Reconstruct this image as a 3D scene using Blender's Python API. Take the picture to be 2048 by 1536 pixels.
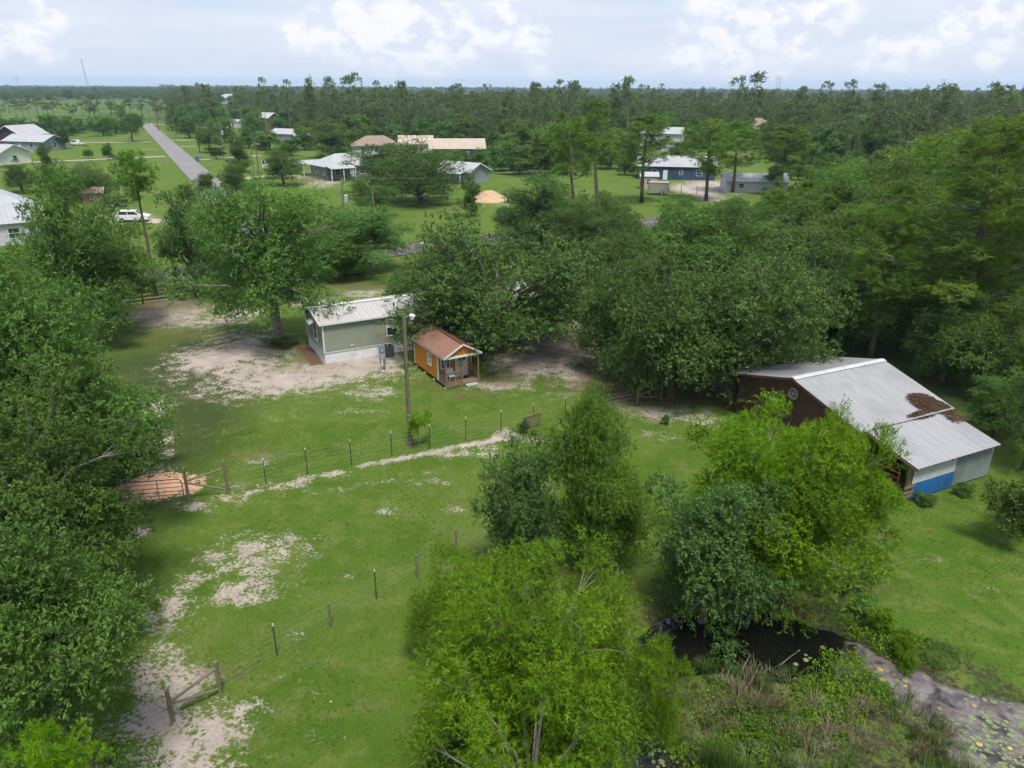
import bpy, math, random
import numpy as np
from mathutils import Matrix, Vector

for o in list(bpy.data.objects): bpy.data.objects.remove(o)
SC = bpy.context.scene
COL = SC.collection
PI = math.pi
rad = math.radians

# ---------------------------------------------------------------- camera (a drone about 20 m up, looking down 21.6 degrees)
F, HZ, H, ROLL = 1500.0, 173.0, 19.5, 0.006
PITCH = math.atan((768 - HZ) / F)
_f = np.array([0, math.cos(PITCH), -math.sin(PITCH)])
_u0 = np.array([0, math.sin(PITCH), math.cos(PITCH)])
_r0 = np.array([1.0, 0, 0])
_r = math.cos(ROLL) * _r0 + math.sin(ROLL) * _u0
_u = -math.sin(ROLL) * _r0 + math.cos(ROLL) * _u0
CAMP = np.array([0, 0, H])
cam = bpy.data.cameras.new('camera')
cam.sensor_width = 36.0
cam.lens = F / 2048 * 36.0
cam.clip_start = 0.1
cam.clip_end = 40000
camo = bpy.data.objects.new('camera', cam)
COL.objects.link(camo)
camo.matrix_world = Matrix(((_r[0], _u[0], -_f[0], 0), (_r[1], _u[1], -_f[1], 0), (_r[2], _u[2], -_f[2], H), (0, 0, 0, 1)))
SC.camera = camo

def ray(x, y): return _f + _r * ((x - 1024) / F) + _u * ((768 - y) / F)
def G(x, y, z=0.0):                     # survey point: where a sight line meets the level z
    d = ray(x, y); return CAMP + d * ((z - H) / d[2])
def PY(x, y, Y):                        # survey point: a sight line at ground distance Y
    d = ray(x, y); return CAMP + d * (Y / d[1])

# ---------------------------------------------------------------- sky, sun, exposure
SUN_EL, SUN_AZ = rad(66), rad(165)      # azimuth clockwise from +Y: high, behind the camera and to the right
world = bpy.data.worlds.new('World'); SC.world = world; world.use_nodes = True
wn = world.node_tree; wn.nodes.clear()
def WN(t, **k):
    n = wn.nodes.new(t)
    for a, b in k.items(): setattr(n, a, b)
    return n
def wl(a, b): wn.links.new(a, b)
def wmath(op, a, b=None, c=None, clamp=False):
    n = WN('ShaderNodeMath', operation=op, use_clamp=clamp)
    for i, v in enumerate((a, b, c)):
        if v is None: continue
        if isinstance(v, (int, float)): n.inputs[i].default_value = v
        else: wl(v, n.inputs[i])
    return n.outputs[0]
def wramp(v, a, b, lo=0.0, hi=1.0):
    n = WN('ShaderNodeMapRange', interpolation_type='SMOOTHSTEP')
    wl(v, n.inputs[0])
    for i, x in zip((1, 2, 3, 4), (a, b, lo, hi)): n.inputs[i].default_value = x
    return n.outputs[0]
def wmix(f, a, b):
    n = WN('ShaderNodeMix', data_type='RGBA')
    if isinstance(f, (int, float)): n.inputs[0].default_value = f
    else: wl(f, n.inputs[0])
    for i, v in ((6, a), (7, b)):
        if isinstance(v, tuple): n.inputs[i].default_value = v + (1,)
        else: wl(v, n.inputs[i])
    return n.outputs[2]
sky = WN('ShaderNodeTexSky', sky_type='NISHITA', sun_disc=False, sun_elevation=SUN_EL, sun_rotation=SUN_AZ,
         air_density=1.0, dust_density=1.5, ozone_density=1.5)
skyS = WN('ShaderNodeVectorMath', operation='SCALE'); wl(sky.outputs[0], skyS.inputs[0]); skyS.inputs[3].default_value = 0.06
tc = WN('ShaderNodeTexCoord')
dirv = tc.outputs['Generated']
sep = WN('ShaderNodeSeparateXYZ'); wl(dirv, sep.inputs[0])
def wnoise(sx, sz, scale, detail, rough, dist=0.0, off=0.0):
    m = WN('ShaderNodeMapping'); wl(dirv, m.inputs[0]); m.inputs['Scale'].default_value = (sx, sx, sz); m.inputs['Location'].default_value = (off, off * .7, off * .3)
    n = WN('ShaderNodeTexNoise'); wl(m.outputs[0], n.inputs['Vector'])
    n.inputs['Scale'].default_value = scale; n.inputs['Detail'].default_value = detail; n.inputs['Roughness'].default_value = rough; n.inputs['Distortion'].default_value = dist
    return n
# high thin layer with streaks of blue between
streak = wnoise(1.0, 7.0, 3.2, 5, 0.55, 0.3, 3.1).outputs[0]
el = sep.outputs[2]
thin = wramp(streak, 0.36, 0.60)
lowveil = wramp(el, 0.035, 0.10, 1.0, 0.0)
cov = wmath('MAXIMUM', wmath('MULTIPLY_ADD', thin, 0.55, 0.4), lowveil, clamp=True)
veil_noise = wnoise(1.0, 5.0, 6.0, 4, 0.5, 0.2, 8.0).outputs[0]
veil = wmix(wramp(veil_noise, 0.3, 0.7), (0.225, 0.243, 0.284), (0.255, 0.268, 0.298))
veil = wmix(wramp(el, 0.0, 0.03, 0.8, 0.0), veil, (0.240, 0.260, 0.300))
base = wmix(cov, wmix(0.75, skyS.outputs[0], (0.162, 0.217, 0.280)), veil)
# cumulus towers: billowed balls of cloud at their bearings above the horizon
bump = wnoise(1, 1.3, 22, 6, 0.62, 0.0, 1.0)
bv = WN('ShaderNodeVectorMath', operation='SUBTRACT'); wl(bump.outputs[1], bv.inputs[0]); bv.inputs[1].default_value = (.5, .5, .5)
bs = WN('ShaderNodeVectorMath', operation='SCALE'); wl(bv.outputs[0], bs.inputs[0]); bs.inputs[3].default_value = 0.075
nd = WN('ShaderNodeVectorMath', operation='NORMALIZE'); wl(dirv, nd.inputs[0])
dd = WN('ShaderNodeVectorMath', operation='ADD'); wl(nd.outputs[0], dd.inputs[0]); wl(bs.outputs[0], dd.inputs[1])
CU = [(1420, 20, 62), (1390, 95, 50), (1480, 60, 60), (1560, 45, 55), (1600, 90, 34), (1400, 140, 38), (1480, 125, 35), (1340, 130, 30),
      (1660, 15, 45), (1820, 110, 28), (1780, 120, 26), (1850, 92, 24), (1730, 122, 24), (1980, 122, 24), (2010, 25, 50), (1930, 40, 40),
      (60, 75, 26), (95, 35, 30), (88, 12, 22), (5, 90, 25), (40, 95, 20),
      (700, 50, 55), (640, 60, 45), (800, 30, 70), (880, 60, 60), (780, 90, 60), (590, 75, 30), (940, 80, 40), (1020, 30, 40), (1060, 80, 36), (990, 60, 30),
      (1360, 165, 34), (1440, 160, 30), (1560, 150, 26), (860, 140, 40), (780, 145, 34), (100, 120, 24), (1090, 130, 26), (-300, 40, 90), (2400, 60, 110), (-700, 90, 60), (2800, 100, 70)]
mask = None
for x, y, r_ in CU:
    d_ = ray(x, y); d_ = d_ / np.linalg.norm(d_)
    n = WN('ShaderNodeVectorMath', operation='DISTANCE'); wl(dd.outputs[0], n.inputs[0]); n.inputs[1].default_value = tuple(d_)
    rr = r_ * 1.12 / F
    m = wramp(n.outputs['Value'], rr * 0.42, rr * 1.22, 1.0, 0.0)
    mask = m if mask is None else wmath('MAXIMUM', mask, m)
# cumulus elsewhere round the horizon, so the sky goes on as it looks here
rest = wmath('MULTIPLY', wramp(wnoise(1, 2.0, 5.0, 6, 0.6, 0.2, 12.0).outputs[0], 0.55, 0.68), wramp(sep.outputs[1], -0.1, 0.5, 0.8, 0.0))
mask = wmath('MAXIMUM', mask, rest)
shade = wnoise(1, 1.6, 30, 5, 0.6, 0.0, 5.0).outputs[0]
cucol = wmix(wramp(shade, 0.40, 0.56), (0.240, 0.256, 0.296), (0.318, 0.314, 0.318))
fade = wramp(el, 0.0, 0.035, 0.4, 0.85)
skycol = wmix(wmath('MULTIPLY', mask, fade), base, cucol)
bg = WN('ShaderNodeBackground'); wl(skycol, bg.inputs[0]); bg.inputs[1].default_value = 1.0
wo = WN('ShaderNodeOutputWorld'); wl(bg.outputs[0], wo.inputs[0])

sun = bpy.data.lights.new('sun', 'SUN'); sun.energy = 1.5; sun.angle = rad(14); sun.color = (1.0, 0.94, 0.84)
suno = bpy.data.objects.new('sun', sun); COL.objects.link(suno)
sd = Vector((math.sin(SUN_AZ) * math.cos(SUN_EL), math.cos(SUN_AZ) * math.cos(SUN_EL), math.sin(SUN_EL)))
suno.rotation_euler = sd.to_track_quat('Z', 'Y').to_euler()
suno.location = (0, 0, 60)
VS = SC.view_settings
VS.view_transform = 'Standard'; VS.look = 'None'; VS.exposure = 1.72; VS.gamma = 1.0; VS.use_curve_mapping = False
cy = SC.cycles
cy.use_denoising = True; cy.use_adaptive_sampling = True; cy.adaptive_threshold = 0.03
cy.max_bounces = 5; cy.diffuse_bounces = 3; cy.glossy_bounces = 2; cy.transmission_bounces = 3; cy.volume_bounces = 1; cy.transparent_max_bounces = 4
cy.caustics_reflective = False; cy.caustics_refractive = False

# ---------------------------------------------------------------- materials
def lin(c):
    return tuple(((v / 255) / 12.92 if v / 255 <= 0.04045 else ((v / 255 + 0.055) / 1.055) ** 2.4) for v in c)
class NT:
    def __init__(s, name):
        s.m = bpy.data.materials.new(name); s.m.use_nodes = True
        s.t = s.m.node_tree; s.t.nodes.clear()
        s.out = s.t.nodes.new('ShaderNodeOutputMaterial')
    def n(s, t, **k):
        n = s.t.nodes.new(t)
        for a, b in k.items(): setattr(n, a, b)
        return n
    def l(s, a, b): s.t.links.new(a, b)
    def sock(s, v, i):
        if isinstance(v, (int, float)): i.default_value = v
        elif isinstance(v, tuple): i.default_value = v + (1,) if len(v) == 3 and i.type == 'RGBA' else v
        else: s.l(v, i)
    def math(s, op, a, b=0.0, clamp=False):
        n = s.n('ShaderNodeMath', operation=op, use_clamp=clamp); s.sock(a, n.inputs[0]); s.sock(b, n.inputs[1]); return n.outputs[0]
    def ramp(s, v, a, b, lo=0.0, hi=1.0):
        n = s.n('ShaderNodeMapRange', interpolation_type='SMOOTHSTEP'); s.l(v, n.inputs[0])
        for i, x in zip((1, 2, 3, 4), (a, b, lo, hi)): n.inputs[i].default_value = x
        return n.outputs[0]
    def mix(s, f, a, b, bt='MIX'):
        n = s.n('ShaderNodeMix', data_type='RGBA', blend_type=bt)
        s.sock(f, n.inputs[0]); s.sock(a, n.inputs[6]); s.sock(b, n.inputs[7]); return n.outputs[2]
    def noise(s, scale, detail=4, rough=.55, vec=None, sc=(1, 1, 1), dist=0.0, color=False):
        if vec is None:
            vec = s.n('ShaderNodeTexCoord').outputs['Object']
        m = s.n('ShaderNodeMapping'); s.l(vec, m.inputs[0]); m.inputs['Scale'].default_value = sc
        n = s.n('ShaderNodeTexNoise'); s.l(m.outputs[0], n.inputs['Vector'])
        n.inputs['Scale'].default_value = scale; n.inputs['Detail'].default_value = detail; n.inputs['Roughness'].default_value = rough; n.inputs['Distortion'].default_value = dist
        return n.outputs[1 if color else 0]
    def attr(s, name, kind='GEOMETRY'):
        n = s.n('ShaderNodeAttribute'); n.attribute_name = name; n.attribute_type = kind; return n
    def bump(s, h, strength=.5, d=.02):
        n = s.n('ShaderNodeBump'); s.l(h, n.inputs['Height']); n.inputs['Strength'].default_value = strength; n.inputs['Distance'].default_value = d
        return n.outputs[0]
    def bsdf(s, col, rough=.7, metal=0.0, spec=.3, normal=None):
        n = s.n('ShaderNodeBsdfPrincipled'); s.sock(col, n.inputs['Base Color']); s.sock(rough, n.inputs['Roughness'])
        n.inputs['Metallic'].default_value = metal; n.inputs['Specular IOR Level'].default_value = spec
        if normal is not None: s.l(normal, n.inputs['Normal'])
        return n.outputs[0]
    def fin(s, sh):
        s.l(sh, s.out.inputs['Surface']); return s.m
def plain(name, c1, c2=None, scale=3, rough=.7, metal=0, spec=.3, sc=(1, 1, 1), bump=0.0, dirt=None):
    t = NT(name)
    c2 = c2 or tuple(v * .8 for v in c1)
    nz = t.noise(scale, 5, .6, sc=sc)
    col = t.mix(t.ramp(nz, .3, .7), c1, c2)
    if dirt: col = t.mix(t.ramp(t.noise(scale * .37, 6, .65), .52, .72, 0, .7), col, dirt)
    nm = t.bump(nz, bump) if bump else None
    return t.fin(t.bsdf(col, rough, metal, spec, nm))
M = {}
def leafmat(name, dark, light, trans=.25, rough=.55, hue=.06, spec=.22):
    t = NT(name)
    a = t.attr('tint').outputs['Fac']
    col = t.mix(a, dark, light)
    oi = t.n('ShaderNodeObjectInfo').outputs['Random']
    hsv = t.n('ShaderNodeHueSaturation')
    t.l(t.math('MULTIPLY_ADD', oi, hue * .28), hsv.inputs['Hue']); hsv.inputs['Hue'].links[0].from_node.inputs[2].default_value = .5 - hue * .14
    m2 = t.n('ShaderNodeMath', operation='MULTIPLY_ADD'); t.l(oi, m2.inputs[0]); m2.inputs[1].default_value = .34; m2.inputs[2].default_value = .86
    t.l(m2.outputs[0], hsv.inputs['Value']); t.l(col, hsv.inputs['Color'])
    b = t.bsdf(hsv.outputs[0], rough, 0, spec)
    tr = t.n('ShaderNodeBsdfTranslucent'); t.l(hsv.outputs[0], tr.inputs[0])
    mx = t.n('ShaderNodeMixShader'); mx.inputs[0].default_value = trans; t.l(b, mx.inputs[1]); t.l(tr.outputs[0], mx.inputs[2])
    return t.fin(mx.outputs[0])
M['live'] = leafmat('live_oak_leaf', (.056, .116, .024), (.128, .222, .048), .38, .5)
M['oak'] = leafmat('oak_leaf', (.062, .134, .024), (.144, .262, .048), .42, .5)
M['dark'] = leafmat('glossy_dark_leaf', (.046, .098, .022), (.105, .186, .042), .34, .45)
M['willow'] = leafmat('willow_leaf', (.078, .165, .004), (.172, .310, .009), .38, .5, .05)
M['cypress'] = leafmat('cypress_leaf', (.085, .180, .003), (.185, .330, .008), .38, .5, .05)
M['pine'] = leafmat('pine_needle', (.066, .146, .014), (.160, .280, .030), .34, .5, .08)
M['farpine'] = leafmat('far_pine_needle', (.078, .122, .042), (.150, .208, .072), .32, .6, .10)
M['hard'] = leafmat('hardwood_leaf', (.068, .138, .026), (.152, .262, .050), .40, .55, .14)
M['fresh'] = leafmat('fresh_leaf', (.070, .145, .014), (.165, .285, .034), .42, .5)
M['bright'] = leafmat('young_leaf', (.10, .21, .008), (.18, .34, .015), .35)
M['pink'] = leafmat('pink_blossom', (.35, .15, .30), (.55, .35, .52), .2)
M['reed'] = leafmat('reed_blade', (.045, .10, .012), (.12, .20, .045), .3, .5, .0)
M['deadreed'] = leafmat('dead_reed', (.10, .070, .050), (.25, .19, .14), .2, .7, .0)
M['grassblade'] = leafmat('grass_blade', (.048, .100, .006), (.118, .180, .024), .3, .6, .0)
M['bark'] = plain('bark', (.13, .11, .092), (.065, .052, .042), 6, .9, sc=(3, 3, .6), bump=.6)
M['greybark'] = plain('grey_bark', (.24, .22, .19), (.12, .105, .09), 5, .9, sc=(3, 3, .6), bump=.5)
M['paleбark'.replace('б','b')] = plain('grey_pine_stem', (.24, .20, .17), (.15, .12, .10), 3, .9)
M['drysedge'] = leafmat('pale_sedge', (.11, .125, .055), (.24, .25, .15), .25, .6, .0)
M['pinebark'] = plain('pine_bark', (.17, .125, .10), (.09, .062, .05), 5, .9, sc=(3, 3, .7), bump=.6)
M['wood_old'] = plain('weathered_wood', (.20, .175, .12), (.11, .10, .065), 5, .85, sc=(4, 4, .6), bump=.4)
M['wood_pole'] = plain('pole_wood', (.19, .17, .11), (.095, .085, .05), 4, .85, sc=(5, 5, .5), bump=.4)
M['wood_deck'] = plain('porch_wood', (.22, .165, .10), (.13, .10, .065), 6, .8, sc=(1, 4, 4), bump=.3)
M['wood_dark'] = plain('dark_fence_wood', (.040, .032, .030), (.022, .018, .016), 5, .8, bump=.3)
M['tpost'] = plain('green_black_steel', (.025, .03, .028), (.018, .02, .018), 5, .6)
M['white'] = plain('white_paint', (.64, .66, .68), (.57, .59, .61), 2, .55, dirt=(.45, .45, .43))
M['trimgrey'] = plain('grey_trim', (.33, .36, .38), None, 3, .6)
M['tin'] = plain('galvanised_tin', (.50, .51, .53), (.40, .41, .43), 1.4, .5, .0, .5, dirt=(.36, .34, .32))
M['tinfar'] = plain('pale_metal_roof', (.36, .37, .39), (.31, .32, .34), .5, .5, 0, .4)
M['tinpink'] = plain('tan_metal_roof', (.42, .345, .285), (.36, .30, .25), .6, .55, 0, .4)
M['barnroof'] = None
M['rust'] = plain('copper_brown_roof', (.185, .080, .046), (.145, .064, .038), 2, .45, .2, .5, dirt=(.17, .085, .05))
M['green_siding'] = plain('sage_siding', (.235, .268, .198), (.21, .24, .178), 1.2, .6, dirt=(.185, .208, .158))
M['orange'] = plain('orange_stained_wood', (.54, .215, .011), (.43, .16, .010), 2.5, .6, sc=(4, 4, .5), bump=.1)
M['barnred'] = plain('oxblood_metal', (.115, .052, .042), (.088, .041, .034), 1.3, .6, dirt=(.06, .03, .026))
M['blue'] = plain('blue_paint', (.010, .11, .30), (.008, .085, .23), 1.5, .6, dirt=(.02, .06, .13))
M['bluetarp'] = plain('blue_tarp', (.012, .03, .36), (.01, .02, .25), 3, .5)
M['palewall'] = plain('pale_painted_tin', (.46, .49, .48), (.39, .42, .42), 1.5, .6, dirt=(.32, .34, .33))
M['greywall'] = plain('grey_green_fibreglass', (.17, .20, .195), (.12, .145, .145), 1.2, .5, dirt=(.10, .115, .11))
M['dark_in'] = plain('dark_timber_and_inside_shade', (.035, .026, .022), (.02, .016, .014), 3, .9)  # cabin floor frame timber, and the painted shade inside the barn opening
M['glass'] = NT('window_glass'); M['glass'] = M['glass'].fin(M['glass'].bsdf((.03, .035, .045), .08, 0, .6))
M['blind'] = plain('window_blind', (.42, .43, .43), (.35, .35, .36), 14, .7, sc=(.1, .1, 3))
M['straw'] = plain('pine_straw', (.13, .075, .045), (.07, .042, .028), 9, .95, bump=.8)
M['emblem'] = plain('orange_enamel', (.75, .13, .015), (.65, .10, .01), 3, .4)
M['rustmetal'] = plain('rusty_metal', (.34, .25, .19), (.19, .115, .075), 8, .8)
M['palemetal'] = plain('pale_ring', (.36, .33, .29), (.26, .22, .18), 8, .7)
M['redgate'] = plain('red_tube', (.25, .035, .03), (.18, .03, .025), 5, .5)
M['gategrey'] = plain('grey_gate_tube', (.10, .095, .11), (.06, .055, .065), 5, .5)
M['acgrey'] = plain('condenser_casing', (.10, .10, .105), (.07, .07, .075), 9, .6)
M['blk'] = plain('black_rubber', (.012, .012, .013), None, 5, .8)
M['boxgrey'] = plain('meter_box', (.17, .235, .27), (.14, .19, .22), 5, .5)
M['concrete'] = plain('concrete', (.40, .38, .35), (.3, .285, .27), 4, .85)
M['vinylgrey'] = plain('blue_grey_siding', (.24, .26, .30), (.2, .22, .25), 1, .65)
M['cream'] = plain('cream_siding', (.60, .61, .55), (.5, .52, .47), 1, .65)
M['whitewall'] = plain('white_siding', (.46, .47, .48), (.40, .41, .43), 1, .65)
M['navy'] = plain('navy_siding', (.035, .065, .13), (.028, .052, .10), 1, .7)
M['brick'] = plain('brown_board', (.24, .15, .09), (.18, .11, .07), 1, .8)
M['stone'] = plain('grey_stone', (.22, .20, .19), (.13, .12, .12), 3, .85)
M['shingle'] = plain('brown_shingle', (.27, .195, .16), (.20, .15, .13), 2, .9)
M['purple'] = plain('dark_plum_boards', (.055, .03, .06), None, 1, .8)
M['red_shutter'] = plain('red_shutter', (.28, .03, .02), None, 1, .6)
M['beige'] = plain('beige_panel', (.40, .36, .31), (.34, .31, .27), 1, .6)
M['trailer'] = plain('dull_trailer_panel', (.29, .28, .25), (.24, .23, .21), 1, .5)
M['carwhite'] = plain('white_car_paint', (.72, .73, .75), None, 1, .3, 0, .5)
M['binblue'] = plain('blue_bin', (.02, .12, .45), None, 2, .5)
M['flagred'] = plain('flag_cloth', (.55, .2, .2), (.6, .5, .5), 8, .8, sc=(.2, .2, 3))
M['insul'] = plain('porcelain_grey', (.38, .4, .42), None, 3, .4)
M['wire'] = plain('wire', (.22, .22, .23), None, 3, .5)
M['steel'] = plain('tower_steel', (.35, .36, .38), None, 3, .6)
M['pad'] = leafmat('lily_pad_leaf', (.13, .18, .07), (.21, .27, .12), .1, .5, .1)
M['padyellow'] = leafmat('yellow_pad', (.36, .27, .06), (.42, .34, .10), .1, .5, .05)
M['stump'] = plain('stump', (.16, .09, .06), None, 5, .9)
M['cardboard'] = plain('pale_litter', (.55, .52, .5), None, 5, .9)

def tinmat(name, base, alt, dirt, along):
    t = NT(name)
    tcn = t.n('ShaderNodeTexCoord').outputs['Object']
    streak = t.noise(1.1, 6, .6, tcn, along)
    big = t.noise(.35, 4, .5, tcn)
    col = t.mix(t.ramp(streak, .35, .68), base, alt)
    col = t.mix(t.ramp(big, .45, .7, 0, .6), col, dirt)
    return t.fin(t.bsdf(col, t.ramp(streak, .3, .7, .32, .5), .2, .5))
M['barnroof'] = tinmat('barn_roof_tin', (.375, .378, .398), (.310, .312, .328), (.255, .254, .264), (3.5, .35, .35))
M['homeroof'] = tinmat('home_roof_tin', (.50, .475, .47), (.44, .415, .415), (.39, .37, .36), (4, .3, .3))

def roadmat(name, c1, c2, line=None):
    t = NT(name)
    p = t.n('ShaderNodeNewGeometry').outputs['Position']
    n1 = t.noise(.25, 5, .6, p); n2 = t.noise(40, 2, .6, p)
    col = t.mix(t.ramp(n1, .3, .7), c1, c2)
    col = t.mix(t.ramp(n2, .35, .65, 0, .35), col, tuple(v * .6 for v in c1))
    return t.fin(t.bsdf(col, .9, 0, .2, t.bump(n2, .3)))
M['asphalt'] = roadmat('asphalt', (.115, .112, .118), (.09, .088, .094))
M['oldroad'] = roadmat('worn_grey_road', (.235, .222, .23), (.19, .18, .185))
M['yellow'] = plain('yellow_road_paint', (.45, .30, .06), (.35, .25, .07), 2, .8)
M['drive'] = roadmat('sandy_drive', (.42, .37, .31), (.35, .30, .25))

# ground: grass, bare sand, brown litter and orange clay, each with its own outline kept as point attributes
def groundmat():
    t = NT('lawn_and_sand')
    p = t.n('ShaderNodeNewGeometry').outputs['Position']
    big = t.noise(.055, 5, .6, p); mid = t.noise(.33, 5, .6, p, dist=.4); fine = t.noise(5.5, 5, .7, p); vf = t.noise(24, 3, .7, p)
    g = t.mix(t.ramp(mid, .32, .66), (.086, .150, .018), (.048, .112, .006))
    g = t.mix(t.ramp(big, .42, .62, 0, .75), g, (.104, .150, .028))
    g = t.mix(t.ramp(t.noise(.9, 4, .6, p), .47, .66, 0, .65), g, (.140, .160, .046))
    g = t.mix(t.ramp(fine, .36, .66, 0, .45), g, (.040, .085, .007))
    g = t.mix(t.ramp(vf, .4, .75, 0, .35), g, (.150, .190, .050))
    fld = t.attr('field').outputs['Fac']
    g = t.mix(fld, g, t.mix(t.ramp(t.noise(.03, 6, .65, p), .38, .62), (.095, .150, .034), (.048, .085, .020)))
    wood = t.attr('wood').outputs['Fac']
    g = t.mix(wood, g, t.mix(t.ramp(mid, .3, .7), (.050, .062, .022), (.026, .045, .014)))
    brk = t.noise(6.5, 8, .72, p, dist=.25); brk2 = t.noise(1.3, 4, .6, p)
    def cut(name, soft=.16, k=1.12):
        a = t.attr(name).outputs['Fac']
        v = t.math('ADD', t.math('MULTIPLY', a, k), t.math('MULTIPLY_ADD', brk, 2.3)); v.node.inputs[1].links[0].from_node.inputs[2].default_value = -1.2
        v = t.math('ADD', v, t.math('MULTIPLY_ADD', brk2, 1.5)); v.node.inputs[1].links[0].from_node.inputs[2].default_value = -.75
        return t.ramp(v, .5 - soft, .5 + soft * 1.2)
    sandc = t.mix(t.ramp(t.noise(.8, 5, .6, p), .3, .7), (.43, .372, .338), (.34, .288, .262))
    sandc = t.mix(t.ramp(t.noise(3.0, 6, .7, p, sc=(1, 2.4, 1)), .52, .70, 0, .65), sandc, (.19, .14, .115))
    sandc = t.mix(t.ramp(vf, .5, .8, 0, .3), sandc, (.26, .21, .17))
    s = cut('sand'); li = cut('litter', .22, 1.1); cl = cut('clay', .12); mu = cut('mud', .2)
    col = t.mix(s, g, sandc)
    col = t.mix(t.math('MULTIPLY', li, .85), col, t.mix(t.ramp(fine, .35, .7), (.150, .092, .068), (.085, .052, .038)))
    col = t.mix(cl, col, t.mix(t.ramp(brk, .4, .65), (.50, .26, .145), (.49, .345, .27)))
    col = t.mix(mu, col, t.mix(t.ramp(fine, .35, .7), (.060, .048, .036), (.030, .026, .018)))
    hgt = t.math('ADD', t.math('MULTIPLY', fine, .5), vf)
    return t.fin(t.bsdf(col, .95, 0, .12, t.bump(hgt, .9, .05)))
M['ground'] = groundmat()
def watermat():
    t = NT('pond_water')
    p = t.n('ShaderNodeNewGeometry').outputs['Position']
    film = t.attr('film').outputs['Fac']
    nz = t.noise(1.3, 6, .65, p, dist=.6)
    f = t.ramp(t.math('ADD', film, t.math('MULTIPLY_ADD', nz, 1.6)), .40, .95); 
    for n in t.t.nodes:
        if n.type == 'MATH' and n.operation == 'MULTIPLY_ADD': n.inputs[2].default_value = -.80
    col = t.mix(f, (.006, .006, .005), t.mix(t.ramp(t.noise(3, 5, .6, p), .3, .7), (.20, .172, .172), (.12, .102, .100)))
    b = t.bsdf(col, t.ramp(f, 0, 1, .04, .22), 0, .5, t.bump(t.noise(2.5, 2, .5, p), .05, .02))
    return t.fin(b)
M['water'] = watermat()

# ---------------------------------------------------------------- mesh helpers
def tag(o, label=None, cat=None, group=None, kind=None):
    if label: o['label'] = label
    if cat: o['category'] = cat
    if group: o['group'] = group
    if kind: o['kind'] = kind
    return o
def empty(name, loc, rz=0.0, label=None, cat=None, group=None):
    o = bpy.data.objects.new(name, None); COL.objects.link(o)
    o.location = (float(loc[0]), float(loc[1]), float(loc[2]) if len(loc) > 2 else 0.0); o.rotation_euler = (0, 0, rz)
    o.empty_display_size = .3
    return tag(o, label, cat, group)
def link(name, me, parent=None, loc=None):
    o = bpy.data.objects.new(name, me); COL.objects.link(o)
    if parent is not None: o.parent = parent
    if loc is not None: o.location = tuple(float(v) for v in loc)
    return o
class MB:
    def __init__(s): s.v = []; s.f = []
    def add(s, vs, fs):
        b = len(s.v); s.v += [tuple(float(c) for c in v) for v in vs]; s.f += [tuple(i + b for i in f) for f in fs]; return s
    def box(s, x0, x1, y0, y1, z0, z1):
        return s.add([(x0, y0, z0), (x1, y0, z0), (x1, y1, z0), (x0, y1, z0), (x0, y0, z1), (x1, y0, z1), (x1, y1, z1), (x0, y1, z1)],
                     [(3, 2, 1, 0), (4, 5, 6, 7), (0, 1, 5, 4), (1, 2, 6, 5), (2, 3, 7, 6), (3, 0, 4, 7)])
    def bar(s, a, b, w, h, up=(0, 0, 1)):
        a = Vector(a); b = Vector(b); d = (b - a).normalized(); up = Vector(up)
        if abs(d.dot(up)) > .98: up = Vector((0, 1, 0))
        x = d.cross(up).normalized() * w / 2; y = x.cross(d).normalized() * h / 2
        vs = [a - x - y, a + x - y, a + x + y, a - x + y, b - x - y, b + x - y, b + x + y, b - x + y]
        return s.add(vs, [(0, 1, 2, 3), (7, 6, 5, 4), (4, 5, 1, 0), (5, 6, 2, 1), (6, 7, 3, 2), (7, 4, 0, 3)])
    def tube(s, pts, rs, n=6, cap=True):
        pts = [Vector(p) for p in pts]
        if isinstance(rs, (int, float)): rs = [rs] * len(pts)
        base = len(s.v)
        for i, p in enumerate(pts):
            d = (pts[min(i + 1, len(pts) - 1)] - pts[max(i - 1, 0)]).normalized()
            q = Vector((1, 0, 0)) if abs(d.x) < .8 else Vector((0, 1, 0))
            x = d.cross(q).normalized(); y = d.cross(x)
            for k in range(n):
                a = 2 * PI * k / n
                s.v.append(tuple(p + (x * math.cos(a) + y * math.sin(a)) * rs[i]))
        for i in range(len(pts) - 1):
            for k in range(n):
                a = base + i * n + k; b = base + i * n + (k + 1) % n
                s.f.append((a, b, b + n, a + n))
        if cap:
            s.f.append(tuple(base + k for k in range(n))[::-1]); s.f.append(tuple(base + (len(pts) - 1) * n + k for k in range(n)))
        return s
    def disc(s, c, r, h, n=16):
        return s.tube([c, (c[0], c[1], c[2] + h)], r, n)
    def prism(s, poly, axis, a, b):             # poly of 2d points extruded along an axis
        n = len(poly)
        def P3(p, t): return {'x': (t, p[0], p[1]), 'y': (p[0], t, p[1]), 'z': (p[0], p[1], t)}[axis]
        vs = [P3(p, a) for p in poly] + [P3(p, b) for p in poly]
        return s.add(vs, [tuple(range(n))[::-1], tuple(range(n, 2 * n))] + [(i, (i + 1) % n, n + (i + 1) % n, n + i) for i in range(n)])
    def mesh(s, name, mat, smooth=False):
        me = bpy.data.meshes.new(name); me.from_pydata(s.v, [], s.f); me.validate()
        import bmesh
        bm = bmesh.new(); bm.from_mesh(me); bmesh.ops.recalc_face_normals(bm, faces=bm.faces); bm.to_mesh(me); bm.free()
        me.materials.append(M[mat] if isinstance(mat, str) else mat)
        if smooth: me.polygons.foreach_set('use_smooth', [True] * len(me.polygons))
        return me
    def build(s, name, mat, parent=None, smooth=False):
        return link(name, s.mesh(name, mat, smooth), parent)
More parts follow.
